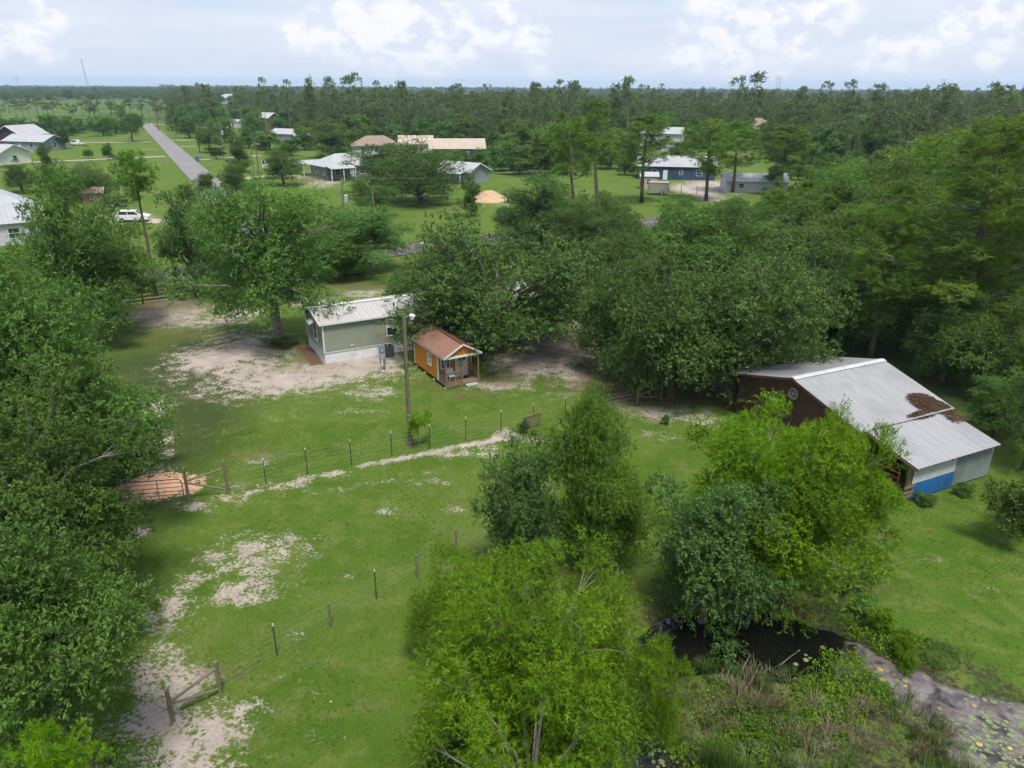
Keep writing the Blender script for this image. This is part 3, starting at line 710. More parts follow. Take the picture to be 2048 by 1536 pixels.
for (x, y) in ((0, PD), (CW, PD), (0, CL), (CW, CL)):
    MB().box(x - .03, x + .06 if x == 0 else x + .03, y - .025, y + .07 if y == PD else y + .03, FZ, CE - .02).build('corner_trim', 'white', cab)
# emblem on the gable: a broad V with spread arms
e = [(0, -.16), (.07, -.02), (.20, .10), (.21, .16), (.08, .12), (0, .10), (-.08, .12), (-.21, .16), (-.20, .10), (-.07, -.02)]
MB().prism([(CW / 2 + x * 1.35, CE + .31 + z * 1.35) for x, z in e], 'y', -.035, .018).build('emblem', 'emblem', cab)
window(cab, 'y', .002, PD + 1.35, 1.05, 1.80, .52, -1, muntin=1)
window(cab, 'x', PD + .002, .58, 1.1, 1.82, .62, -1, muntin=2)
dr = MB().box(1.42, 2.24, PD - .05, PD - .0, FZ, 2.17).build('door', 'white', cab)
MB().box(1.34, 1.42, PD - .045, PD + .0, FZ, 2.24).build('frame', 'white', dr); MB().box(2.24, 2.32, PD - .045, PD, FZ, 2.24).build('frame', 'white', dr)
for i in range(3):
    for j in range(2): MB().box(1.56 + i * .19, 1.72 + i * .19, PD - .058, PD - .052, 1.45 + j * .3, 1.70 + j * .3).build('pane', 'glass', dr)
MB().box(1.66, 1.96, PD - .058, PD - .052, 1.02, 1.33).build('notice', 'boxgrey', dr)
MB().tube([(1.50, PD - .06, 1.15), (1.50, PD - .11, 1.15)], .03, 8).build('handle', 'gategrey', dr)
for i in range(9): MB().box(0, CW, .0 + i * .138, .0 + i * .138 + .128, FZ - .04, FZ).build('plank', 'wood_deck', cab)
MB().box(0, CW, -.03, -.002, FZ - .2, FZ).build('rim_board', 'wood_deck', cab)
MB().box(.1, CW - .1, .05, CL - .05, .1, FZ - .05).build('floor_frame', 'dark_in', cab)
for x in (.15, 1.3, CW - .15):
    for y in (.12, 2.0, 3.6, CL - .2): MB().box(x - .2, x + .2, y - .1, y + .1, 0, .1).build('block', 'concrete', cab)
for x in (.06, 1.30, CW - .06): MB().box(x - .05, x + .05, .02, .12, FZ, CE - .16).build('post', 'wood_deck', cab)
def railing(ax, a0, a1, at):
    def b(p, q, lo, hi, d): return MB().box(p, q, at - d, at + d, lo, hi) if ax == 'x' else MB().box(at - d, at + d, p, q, lo, hi)
    b(a0, a1, FZ + .86, FZ + .92, .035).build('rail', 'wood_deck', cab); b(a0, a1, FZ + .10, FZ + .16, .025).build('rail', 'wood_deck', cab)
    n = int((a1 - a0) / .13)
    for i in range(n):
        c = a0 + (a1 - a0) * (i + .5) / n; b(c - .018, c + .018, FZ + .16, FZ + .86, .018).build('baluster', 'wood_deck', cab)
railing('x', .11, 1.25, .07); railing('y', .12, PD - .03, .06); railing('y', .12, PD - .03, CW - .06)
MB().box(1.45, 2.35, -.45, -.05, .02, .14).build('step', 'concrete', cab)
ch = empty('porch_chair', (0, 0, 0), crz, 'white plastic chair on the orange cabin porch', 'chair')
cp = Matrix.Rotation(crz, 3, 'Z') @ Vector((.72, .62, FZ)); ch.location = (-4.56 + cp.x, 48.05 + cp.y, FZ)
MB().box(-.24, .24, -.22, .22, .40, .44).build('seat', 'white', ch); MB().box(-.24, .24, .2, .24, .44, .88).build('backrest', 'white', ch)
for x in (-.21, .21):
    for y in (-.19, .19): MB().box(x - .025, x + .025, y - .025, y + .025, 0, .4).build('leg', 'white', ch)
    MB().box(x - .03, x + .03, -.2, .2, .62, .66).build('armrest', 'white', ch)
mt = MB().box(-.35, .35, -.22, .22, 0, .012).build('door_mat', 'blk'); cp = Matrix.Rotation(crz, 3, 'Z') @ Vector((1.85, .85, FZ + .003)); mt.location = (-4.56 + cp.x, 48.05 + cp.y, FZ + .003); mt.rotation_euler.z = crz
tag(mt, 'black door mat before the white cabin door', 'mat')

# --- barn
bd = np.array([.899, .4377]); brz = math.atan2(bd[1], bd[0])
barn = empty('barn', (*G(1811, 1002)[:2], 0), brz, 'dark red barn with a broad pale tin roof and open lean-to', 'barn')
R0, R1 = -.85, 6.55
LE, LZ = -.48, 2.12; ME, MZ = 2.75, 2.86; RG, RZ = 7.65, 4.16; BE, BZ = 12.75, 2.74
corr(R0 + .55, R1 - .45, LE, LZ, ME + .12, MZ - .03, .235, .03).build('lean_to_roof', 'barnroof', barn)
corr(R0, R1, ME - .1, MZ + .02, RG, RZ, .235, .03).build('roof_slope', 'barnroof', barn)
corr(R0, R1, BE, BZ, RG, RZ + .003, .235, .03).build('roof_slope', 'barnroof', barn)
m = MB(); m.add([(R0 - .02, RG - .24, RZ - .005), (R1 + .02, RG - .24, RZ - .005), (R1 + .02, RG, RZ + .065), (R0 - .02, RG, RZ + .065), (R1 + .02, RG + .24, RZ - .005), (R0 - .02, RG + .24, RZ - .005)], [(0, 1, 2, 3), (3, 2, 4, 5)]); m.build('ridge_cap', 'tin', barn)
WX0, WX1 = -.35, 6.2
def gable_wall(x, out):
    m = MB(); m.prism([(ME + .1, 0), (BE - .5, 0), (BE - .5, BZ + .06), (RG, RZ - .08), (ME + .1, MZ - .08)], 'x', x, x + .08)
    n = 42
    for i in range(n):
        y0 = ME + .1 + (BE - .6 - ME) * i / n; z = (MZ + (RZ - MZ) * (y0 - ME) / (RG - ME)) if y0 < RG else (RZ + (BZ - RZ) * (y0 + .04 - RG) / (BE - RG))
        o0, o1 = sorted((x if out < 0 else x + .08, (x if out < 0 else x + .08) + out * .025))
        m.box(o0, o1, y0, y0 + .04, .02, z - .14)
    return m
gw = gable_wall(WX0, -1).build('gable_wall', 'barnred', barn); gable_wall(WX1 - .08, 1).build('gable_wall', 'barnred', barn)
MB().box(WX0 + .08, WX1 - .08, BE - .62, BE - .54, 0, BZ).build('side_wall', 'barnred', barn)
MB().box(WX0 + .085, WX1 - .085, ME + .12, ME + .2, 0, MZ - .1).build('side_wall', 'barnred', barn)
# opening in the near gable: inside shade painted as a flat dark slab, sill and frame
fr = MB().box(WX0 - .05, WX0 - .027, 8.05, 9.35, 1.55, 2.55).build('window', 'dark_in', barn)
m = MB().box(WX0 - .09, WX0 - .052, 7.93, 8.05, 1.48, 2.62).box(WX0 - .09, WX0 - .052, 9.35, 9.47, 1.48, 2.62).box(WX0 - .12, WX0 - .052, 8.05, 9.35, 1.42, 1.53); m.build('frame', 'wood_deck', fr)
m = MB(); ring = 20
wr = empty('barn_star_ornament', (0, 0, 0), brz, 'round metal ring with a star hung on the dark red barn gable', 'wall ornament')
wp = Matrix.Rotation(brz, 3, 'Z') @ Vector((WX0 - .10, 7.75, 3.08)); b0 = G(1811, 1002)
wr.location = (b0[0] + wp.x, b0[1] + wp.y, 3.08)
pts = [(0, .30 * math.cos(2 * PI * k / ring), .30 * math.sin(2 * PI * k / ring)) for k in range(ring + 1)]
MB().tube(pts, .062, 8, False).build('ring', 'palemetal', wr)
st = []
for k in range(10): r_ = .24 if k % 2 == 0 else .095; a = PI / 2 + k * PI / 5; st.append((r_ * math.cos(a), r_ * math.sin(a)))
MB().prism(st, 'x', -.02, .02).build('star', 'palemetal', wr)
# roof trusses seen under the eaves, posts, lean-to frame
for x in (-.2, 1.1, 2.4, 3.7, 5.0, 5.95):
    MB().bar((x, LE + .05, LZ - .10), (x, ME, MZ - .13), .05, .14).build('rafter', 'wood_deck', barn)
for x in (-.12, 3.0, 5.95): MB().box(x - .08, x + .08, -.08, .08, -.3, LZ - .08).build('post', 'wood_deck', barn)
for x in (-.12, 3.0): MB().box(x - .08, x + .08, ME - .2, ME - .05, 0, MZ - .2).build('post', 'wood_deck', barn)
MB().bar((R0 + .56, LE - .0, LZ - .1), (R0 + .56, ME, MZ - .12), .05, .16).build('barge_board', 'wood_deck', barn)
MB().bar((R0 - .01, ME, MZ - .08), (R0 - .01, RG, RZ - .08), .04, .14).build('barge_board', 'barnred', barn); MB().bar((R0 - .01, BE, BZ - .08), (R0 - .01, RG, RZ - .08), .04, .14).build('barge_board', 'barnred', barn)
def hcorr(m, x0, x1, z0, z1, y, pitch=.1, amp=.018):
    n = int((z1 - z0) / pitch)
    for i in range(n):
        a = z0 + (z1 - z0) * i / n; b = z0 + (z1 - z0) * (i + 1) / n; c = (a + b) / 2
        m.add([(x0, y, a), (x1, y, a), (x1, y - amp, c), (x0, y - amp, c), (x0, y, b), (x1, y, b)], [(0, 1, 2, 3), (3, 2, 5, 4)])
    m.box(x0, x1, y + .004, y + .03, z0, z1); return m
xb = 3.28
hcorr(MB(), .02, xb, 1.0, 1.92, -.10).build('upper_panel', 'palewall', barn); hcorr(MB(), .02, xb - .01, .06, .985, -.125).build('lower_panel', 'blue', barn)['label'] = 'blue painted lower wall panel'
o = hcorr(MB(), xb + .02, 6.25, .08, 2.0, -.10, .13, .022).build('side_panel', 'greywall', barn)
MB().box(6.27, 6.31, -.05, ME, .05, 1.9).build('side_panel', 'greywall', barn)
for z, a in ((.35, .05), (.62, -.04), (.92, .03)):
    m = MB().bar((-.55, -.16, z), (.22, -.16, z + a), .03, .16); m.build('broken_board', 'wood_deck', barn)
# red tube panel under the lean-to
cp = Matrix.Rotation(brz, 3, 'Z') @ Vector((-.42, .35, 0)); pn = empty('corral_panel', (b0[0] + cp.x, b0[1] + cp.y, 0), brz + PI / 2, 'red tubular corral panel across the open end of the lean-to', 'corral panel')
for z in (.3, .6, .9, 1.2, 1.5): MB().tube([(.0, 0, z), (2.3, 0, z)], .02, 6).build('rail', 'redgate', pn)
for x in (0, 2.3): MB().tube([(x, 0, .0), (x, 0, 1.52)], .025, 6).build('upright', 'redgate', pn)
cp = Matrix.Rotation(brz, 3, 'Z') @ Vector((-.75, 7.4, 0)); pn = empty('corral_panel', (b0[0] + cp.x, b0[1] + cp.y, 0), brz + PI / 2, 'red tubular corral panel below the barn gable window', 'corral panel')
for z in (.25, .5, .75, 1.0): MB().tube([(.0, 0, z), (2.6, 0, z)], .02, 6).build('rail', 'redgate', pn)
for x in (0, 2.6): MB().tube([(x, 0, .0), (x, 0, 1.02)], .025, 6).build('upright', 'redgate', pn)
# blue tarp hung at the far end
cp = Matrix.Rotation(brz, 3, 'Z') @ Vector((6.4, .2, 0)); m = MB(); vs = []
for i in range(9):
    for j in range(5): vs.append((.10 * math.sin(i * 1.3 + j), i * .12, 1.7 - j * .38 + .03 * math.sin(i * 2)))
fs = [(i * 5 + j, i * 5 + j + 1, i * 5 + 6 + j, i * 5 + 5 + j) for i in range(8) for j in range(4)]
o = m.add(vs, fs).build('tarpaulin', 'bluetarp', smooth=True); sol = o.modifiers.new('thick', 'SOLIDIFY'); sol.thickness = .01
o.location = (b0[0] + cp.x, b0[1] + cp.y, .05); o.rotation_euler.z = brz - .7; tag(o, 'deep blue tarpaulin hanging at the far end of the lean-to', 'tarpaulin')
# pine straw drifted on the roof where the slopes meet
rs = np.random.default_rng(3); vs = []; 
def roofz(y): return (MZ + .02 + (RZ - MZ - .02) * (y - ME + .1) / (RG - ME + .1)) if y > ME else (LZ + (MZ - .03 - LZ) * (y - LE) / (ME + .12 - LE))
m = MB(); N = 3600; cnt = 0
while cnt < N:
    x = rs.uniform(2.0, 6.5); y = rs.uniform(1.6, 4.9)
    blobv = max(1.35 - ((x - 5.2) / .95) ** 2 - ((y - 3.55) / .85) ** 2, 1.2 - ((x - 4.2) / 1.3) ** 2 - ((y - 2.82) / .26) ** 2, 1.1 - ((x - 5.9) / .6) ** 2 - ((y - 2.9) / .7) ** 2, (.55 if y < 2.6 and x > 5.3 else -1) - abs(y - 2.1))
    if rs.uniform(.05, .75) > blobv: continue
    z = roofz(y) + .035 + rs.uniform(0, .05) * max(blobv, 0.2); a = rs.uniform(0, PI); l = rs.uniform(.06, .16); w_ = .022
    dx, dy = math.cos(a) * l, math.sin(a) * l; ex, ey = -math.sin(a) * w_, math.cos(a) * w_
    m.add([(x - dx, y - dy, z + rs.uniform(-.01, .02)), (x + ex, y + ey, z + .015), (x + dx, y + dy, z + rs.uniform(-.01, .02)), (x - ex, y - ey, z + .005)], [(0, 1, 2, 3)]); cnt += 1
o = link('pine_straw', m.mesh('pine_straw', 'straw')); o.location = (b0[0], b0[1], 0); o.rotation_euler.z = brz
tag(o, 'brown pine straw drifted on the barn roof', 'pine straw', kind='stuff')

# --- houses of the neighbourhood
def house(name, label, loc, rz, L, W, he, hr, wall, roof, hip=False, over=.5, wins=(), door=None, trim='white', cat='house', porch=None, gable=None, ribs=True):
    h = empty(name, (loc[0], loc[1], 0), rz, label, cat)
    MB().box(-L / 2, L / 2, -W / 2, W / 2, 0, he).build('wall', wall, h)
    e = over; m = MB(); t = .10
    if hip:
        k = W / 2 * .95
        vs = [(-L / 2 - e, -W / 2 - e, he - .08), (L / 2 + e, -W / 2 - e, he - .08), (L / 2 + e, W / 2 + e, he - .08), (-L / 2 - e, W / 2 + e, he - .08), (-L / 2 + k, 0, hr), (L / 2 - k, 0, hr)]
        m.add(vs, [(0, 1, 5, 4), (1, 2, 5), (2, 3, 4, 5), (3, 0, 4), (3, 2, 1, 0)]); m.build('roof', roof, h)
    else:
        MB().prism([(-W / 2 + .02, he), (W / 2 - .02, he), (0, hr - .1)], 'x', -L / 2 + .02, L / 2 - .02).build('gable', gable or wall, h)
        if ribs:
            corr(-L / 2 - e, L / 2 + e, -W / 2 - e, he - .05 - e * .2, 0, hr, .6, .035, .06).build('roof_slope', roof, h); corr(-L / 2 - e, L / 2 + e, W / 2 + e, he - .05 - e * .2, 0, hr + .003, .6, .035, .06).build('roof_slope', roof, h)
        else:
            for s in (-1, 1): m = MB(); m.prism([(s * (W / 2 + e), he - .05 - e * .2), (0, hr), (0, hr - .1), (s * (W / 2 + e), he - .15 - e * .2)], 'x', -L / 2 - e, L / 2 + e); m.build('roof_slope', roof, h)
        for sx in (-1, 1):
            m = MB()
            for s in (-1, 1): m.bar((sx * (L / 2 + e + .03), s * (W / 2 + e), he - .12 - e * .2), (sx * (L / 2 + e + .03), 0, hr - .07), .05, .18)
            m.build('barge_board', trim, h)
    for (ax, c, z0, z1, w_) in wins:
        at, out, axis = {'f': (-W / 2, -1, 'x'), 'b': (W / 2, 1, 'x'), 'l': (-L / 2, -1, 'y'), 'r': (L / 2, 1, 'y')}[ax]
        window(h, axis, at, c, z0, z1, w_, out)
    if door is not None:
        d = MB().box(door - .5, door + .5, -W / 2 - .06, -W / 2 - .005, 0, 2.1).build('door', 'white', h); MB().box(door + .32, door + .40, -W / 2 - .10, -W / 2 - .061, .98, 1.06).build('handle', 'gategrey', d)
    if porch:
        x0, x1, dp, ph = porch
        vs = [(x0, -W / 2 - .02, ph + .5), (x1, -W / 2 - .02, ph + .5), (x1, -W / 2 - dp, ph), (x0, -W / 2 - dp, ph)]
        MB().add([*vs, *[(a, b, c - .1) for a, b, c in vs]], [(0, 1, 2, 3), (7, 6, 5, 4), (0, 3, 7, 4), (1, 5, 6, 2), (2, 6, 7, 3), (0, 4, 5, 1)]).build('porch_roof', roof, h)
        for i in range(3):
            x = x0 + .15 + (x1 - x0 - .3) * i / 2; MB().box(x - .08, x + .08, -W / 2 - dp + .1, -W / 2 - dp + .26, 0, ph - .08).build('porch_post', trim, h)
    return h
g = G(650, 362)
house('farm_house', 'grey stone house with a pale hipped metal roof beside the big oak', g + np.array([2, 8, 0]), rad(38), 11, 8.8, 2.9, 5.2, 'stone', 'tinfar', hip=True, over=.6, wins=[('l', -2.5, 1, 2.2, 1.1), ('l', 1.5, 1, 2.2, 1.1), ('f', -3, 1, 2.2, 1.1), ('f', 3, 1, 2.2, 1.1)], door=.5, porch=(-6, 0, 3.2, 2.7))
cg = empty('carport', G(632, 352) + np.array([-1, 3, 0]), rad(38), 'pale metal carport roof joined to the grey stone house', 'carport')
MB().add([(-4, -3, 2.9), (3, -3, 2.9), (3, 3, 3.1), (-4, 3, 3.1), (-4, -3, 2.78), (3, -3, 2.78), (3, 3, 2.98), (-4, 3, 2.98)], [(0, 1, 2, 3), (7, 6, 5, 4), (0, 4, 5, 1), (1, 5, 6, 2), (2, 6, 7, 3), (3, 7, 4, 0)]).build('roof', 'tinfar', cg)
for x in (-3.8, 2.6):
    for y in (-2.8, 2.8): MB().box(x - .12, x + .12, y - .12, y + .12, 0, 2.85).build('post', 'beige', cg)
house('outbuilding', 'low blue grey outbuilding with pale roof right of the big field oak', PY(925, 348, 170) * [1, 1, 0], rad(-35), 9, 7, 2.6, 4.2, 'vinylgrey', 'tinfar', wins=[('f', 0, 1, 2, 1)], porch=(-4, 4, 2.4, 2.3))
house('tan_roof_house', 'long house with a broad tan metal roof behind the big field oak', PY(914, 300, 232) * [1, 1, 0], rad(6), 14.5, 10, 2.9, 5.2, 'stone', 'tinpink', over=1.0, wins=[('f', -5, 1, 2.2, 1.2), ('f', 0, 1, 2.2, 1.2), ('f', 5.5, 1, 2.2, 1.2)], door=3, gable='brick')
house('tan_roof_house', 'tan metal roofed wing standing left of the long tan roofed house', PY(832, 292, 246) * [1, 1, 0], rad(6), 9.5, 8, 3.0, 5.2, 'cream', 'tinpink', over=.7, wins=[('f', 0, 1, 2.2, 1.2), ('f', -3, 1, 2.2, 1.2)], door=2.6)
house('salmon_roof_house', 'white house with a salmon hipped roof among the trees', PY(752, 300, 240) * [1, 1, 0], rad(12), 14, 9, 2.8, 5.4, 'whitewall', 'shingle', hip=True, wins=[('f', -4, 1, 2.2, 1.2), ('f', 0, 1, 2.2, 1.2), ('f', 4, 1, 2.2, 1.2)], door=2)
house('timber_house', 'small tan two storey timber house far among the trees', PY(536, 246, 360) * [1, 1, 0], rad(-28), 8, 8, 5.8, 8.0, 'brick', 'tinfar', over=.5, wins=[('f', -2, 3.6, 4.8, 1.3), ('f', 2, 3.6, 4.8, 1.3), ('f', 0, 1, 2.2, 1.2), ('r', 0, 3.4, 4.6, 1.1)], ribs=False)
house('blue_house', 'dark blue house with pale metal roof by the sandy turning circle', PY(1350, 352, 180) * [1, 1, 0], rad(-8), 17, 9, 3.0, 4.9, 'navy', 'tinfar', over=.4, wins=[('f', -5, 1, 2.2, 1.2), ('f', 1, 1.2, 2.0, .7), ('f', 5, 1, 2.2, 1.2)], door=-2.5)
house('two_storey_house', 'white two storey house with pale roof beyond the blue house', PY(1322, 310, 262) * [1, 1, 0], rad(-20), 13, 9, 5.6, 7.4, 'whitewall', 'tinfar', over=.5, wins=[('f', -3, 3.6, 4.8, 1.3), ('f', 2.5, 3.6, 4.8, 1.3), ('f', -3, 1, 2.2, 1.2), ('r', 0, 3.4, 4.6, 1.2)], door=1)
house('brown_roof_house', 'brown shingled hip roof showing through the far pines', PY(1512, 282, 330) * [1, 1, 0], rad(20), 13, 11, 4.0, 8.0, 'brick', 'shingle', hip=True, wins=[('f', -3, 1, 2.4, 1.2), ('f', 3, 1, 2.4, 1.2)])
house('tin_barn', 'low white roofed shed behind pines beside the sandy turning circle', PY(1505, 378, 158) * [1, 1, 0], rad(-6), 12, 8, 2.2, 3.4, 'whitewall', 'tinfar', over=.3, wins=[('f', -3, .9, 1.7, .9)])
house('grey_house', 'blue grey house with red shutters beside the white pickup', PY(72, 296, 250) * [1, 1, 0], rad(-14), 15, 9, 2.8, 4.6, 'vinylgrey', 'tinfar', over=.5, wins=[('f', 3, .9, 2.2, 1.1), ('f', -4, .9, 2.2, 1.1), ('r', 0, .9, 2.2, 1.1)], door=-1.5)
for s in (-1, 1):
    pass
house('plum_gabled_house', 'house with a dark plum gable standing behind the blue grey house', PY(46, 285, 275) * [1, 1, 0], rad(80), 12, 10, 3.2, 6.2, 'purple', 'tinfar', over=.6, wins=[('l', 0, 1, 2.2, 1.2)])
house('cream_house', 'cream sided house with white metal roof at the left edge', PY(-8, 318, 205) * [1, 1, 0], rad(-20), 14, 9, 2.9, 4.9, 'cream', 'tinfar', over=.6, wins=[('f', 4.4, .9, 2.1, 1.1), ('f', 0, .9, 2.1, 1.1), ('r', 0, .9, 2.1, 1.1)], door=2.2, porch=(-2, 4, 2.2, 2.4))
house('white_metal_house', 'large white house with broad pale hipped roof cut by the left edge', PY(-18, 470, 108) * [1, 1, 0], rad(-52), 15, 12, 3.0, 6.6, 'whitewall', 'tinfar', hip=True, over=.6, wins=[('f', -3, .9, 2.1, 1.2), ('f', 3, .9, 2.1, 1.2), ('r', 0, .9, 2.1, 1.2)], door=0)
house('white_metal_house', 'white cottage with front gable below the broad pale hipped roof', PY(30, 478, 100) * [1, 1, 0], rad(35), 7, 6.5, 2.9, 4.9, 'whitewall', 'tinfar', over=.4, wins=[('l', 0, .9, 2.1, 1.2), ('f', 0, .9, 2.1, 1.2)])
house('brown_shed', 'small rusty brown shed under the low oak at the left', PY(188, 396, 135) * [1, 1, 0], rad(20), 3.2, 2.6, 1.9, 2.7, 'brick', 'shingle', over=.2, wins=[('f', 0, .8, 1.4, .6)], cat='shed', ribs=False)
house('garden_shed', 'small beige shed with white roof and red framed window', PY(1296, 378, 160) * [1, 1, 0], rad(-3), 3.4, 3.0, 2.6, 3.3, 'beige', 'tinfar', over=.2, wins=[('f', -.1, 1.0, 2.0, .8)], trim='white', cat='shed')
house('far_house', 'pale roofed bungalow left of the round tree', PY(577, 276, 300) * [1, 1, 0], rad(-30), 12, 8, 2.6, 4.2, 'vinylgrey', 'tinfar', over=.4, wins=[('f', 0, 1, 2, 1)])
house('far_house', 'small pale roofed outhouse just left of the round tree', PY(607, 280, 285) * [1, 1, 0], rad(30), 7, 6, 2.2, 3.4, 'navy', 'tinfar', over=.3, wins=[('f', 0, 1, 1.8, 1)])
house('far_house', 'white roofed trailer home far left of the timber house', PY(481, 246, 390) * [1, 1, 0], rad(5), 14, 5, 2.8, 3.8, 'whitewall', 'tinfar', over=.3, wins=[('f', -3, 1, 2, 1.2), ('f', 3, 1, 2, 1.2)])
house('far_house', 'far white house among pines at the skyline left of centre', PY(457, 196, 900) * [1, 1, 0], rad(25), 16, 12, 6, 10, 'whitewall', 'tinfar', over=.5, wins=[('f', 0, 1, 3, 2)])
house('far_house', 'white roof glimpsed through the far right pines', PY(1732, 231, 420) * [1, 1, 0], rad(5), 16, 9, 3, 5, 'whitewall', 'tinfar', over=.5, wins=[('f', 0, 1, 2.4, 1.4)])

# ---------------------------------------------------------------- trees
def unit(v): return v / np.maximum(np.linalg.norm(v, axis=-1, keepdims=True), 1e-9)
def sprays(rng, base, dv, k, slen, ll, lw, spread, droop, tint, up=.35, tj=.12, outn=None):
    n = len(base); t = ((np.arange(k) + .5) / k)[None, :] + rng.uniform(-.4 / k, .4 / k, (n, k)); sl = slen * rng.uniform(.6, 1.3, (n, 1))
    pos = base[:, None, :] + dv[:, None, :] * (sl * t)[..., None]; pos[..., 2] -= droop * sl * t * t
    ld = dv[:, None, :] * (1 - spread * .5) + unit(rng.normal(size=(n, k, 3))) * spread; ld[..., 2] -= droop * t
    ld = unit(ld)
    q = unit(rng.normal(size=(n, k, 3)) + np.array([0, 0, 0.0])); nrm = unit(q + np.array([0, 0, up * 2.2]) + (0 if outn is None else outn[:, None, :] * 1.3))
    side = unit(np.cross(ld, nrm)); L = ll * rng.uniform(.5, 1.45, (n, k, 1)); Wd = lw * rng.uniform(.7, 1.2, (n, k, 1)) * .5
    bow = unit(np.cross(side, ld)) * L * .12
    v = np.stack([pos, pos + ld * L * .42 + side * Wd + bow, pos + ld * L, pos + ld * L * .42 - side * Wd + bow], 2).reshape(-1, 3)
    tint = np.where(rng.uniform(0, 1, n) < .07, tint + .4, tint)
    tt = np.clip(tint[:, None] + rng.normal(0, tj, (n, k)), 0, 1)
    return v, np.repeat(tt.ravel(), 4)
def lump(rng, d, amp=.2):
    o = np.ones(len(d))
    for f in (1.6, 2.7, 4.1):
        a = unit(rng.normal(size=3)); o += amp * np.sin((d @ a) * f * PI + rng.uniform(0, 6)) / f * 1.6
    return o
def broad(name, seed, H_, W_, z0, ncl, rcl, nsp, k, slen, ll, lw, spread=.8, droop=.25, flat=.8, sub=5, mat='oak', bark='bark', trunk_r=None, low=.42, outw=.75, topdir=.35, fork=.32, lean=0.0, twig=.5, power=.55, amp=.34):
    rng = np.random.default_rng(seed)
    zc = z0 + (H_ - z0) * low
    d = unit(rng.normal(size=(ncl * 6, 3))); d = d[d[:, 2] > -.85][:ncl]
    R = lump(rng, d, amp)
    rr = (rng.uniform(.12, 1, ncl) ** (power * .75)) * .95 * R
    rc = rcl * rng.uniform(.65, 1.3, ncl)
    c = d * rr[:, None] * np.array([W_ / 2 - rcl * .7, W_ / 2 - rcl * .7, 1.0])
    c[:, 2] = zc + np.where(d[:, 2] > 0, c[:, 2] * (H_ - zc - rcl * .6), c[:, 2] * (zc - z0))
    c[:, 0] += lean * c[:, 2]
    # sub clumps
    sd_ = unit(rng.normal(size=(ncl, sub, 3)) + np.array([0, 0, .45]))
    sc_ = c[:, None, :] + sd_ * rc[:, None, None] * rng.uniform(.3, .85, (ncl, sub, 1)) * np.array([1, 1, flat])
    sr = np.repeat(rc[:, None], sub, 1) * rng.uniform(.38, .68, (ncl, sub))
    sc_ = sc_.reshape(-1, 3); sr = sr.ravel(); ct = np.clip(rng.normal(.45, .17, ncl), .05, .9).repeat(sub) + rng.normal(0, .12, len(sr))
    pick = rng.choice(len(sr), nsp, p=sr ** 2 / (sr ** 2).sum())
    pd_ = unit(rng.normal(size=(nsp, 3)) + np.array([0, 0, .30])); rad_ = sr[pick][:, None] * (rng.uniform(.3, 1.0, (nsp, 1)) ** .45)
    base_ = sc_[pick] + pd_ * rad_ * np.array([1, 1, flat])
    outd = unit(base_ - np.array([0, 0, zc - 1.0]))
    dv = unit(pd_ * outw + outd * .5 + rng.normal(0, .35, (nsp, 3)) + np.array([0, 0, topdir]))
    v, t = sprays(rng, base_, dv, k, slen, ll, lw, spread, droop, ct[pick], outn=unit(pd_ + .6 * sd_.reshape(-1, 3)[pick]))
    v[:, 2] = np.maximum(v[:, 2], .05)
    He = np.percentile(v[:, 2], 99.6); We = 2 * np.percentile(np.hypot(v[:, 0] - lean * v[:, 2], v[:, 1]), 97)
    crown = npmesh(name + '_crown', v, np.arange(len(v)).reshape(-1, 4), mat, dict(tint=t))
    m = MB(); tr = trunk_r or H_ * .028; zf = z0 + (H_ - z0) * fork
    bend = rng.normal(0, W_ * .02, 2)
    tops = [(0, 0, -.15), (0, 0, .15), (bend[0] * .5 + lean * zf * .5, bend[1] * .5, zf * .5), (bend[0] + lean * zf, bend[1], zf), (bend[0] * 1.5 + lean * zc, bend[1] * 1.5, zc + (H_ - zc) * .45)]
    m.tube(tops, [tr * 1.45, tr * 1.1, tr * .9, tr * .62, tr * .06], 8)
    order = np.argsort(-rc)
    for i in order[:int(ncl * .75)]:
        e = c[i]; zs = rng.uniform(.55, 1.0) * zf if e[2] < zc else rng.uniform(.75, 1.25) * zf
        zs = min(zs, e[2] - .05) if e[2] > .6 else .5
        s = np.array([bend[0] * zs / zf + lean * zs, bend[1] * zs / zf, zs]); md = s * .5 + e * .5 + np.array([0, 0, .12 * np.linalg.norm(e - s)]) + rng.normal(0, .06 * W_ * .3, 3)
        r0 = tr * rng.uniform(.28, .45); m.tube([s, s * .55 + md * .45, md, md * .4 + e * .6, e], [r0, r0 * .85, r0 * .62, r0 * .4, r0 * .15], 5, False)
        for q in range(3 if twig else 0):
            j = i * sub + q; e2 = sc_[j]
            m.tube([md * .4 + e * .6, (e + e2) / 2 + rng.normal(0, .03 * W_ * .2, 3), e2], [r0 * .3, r0 * .2, r0 * .07], 4, False)
    return (m.mesh(name + '_trunk', bark, True), crown, float(He), float(We))
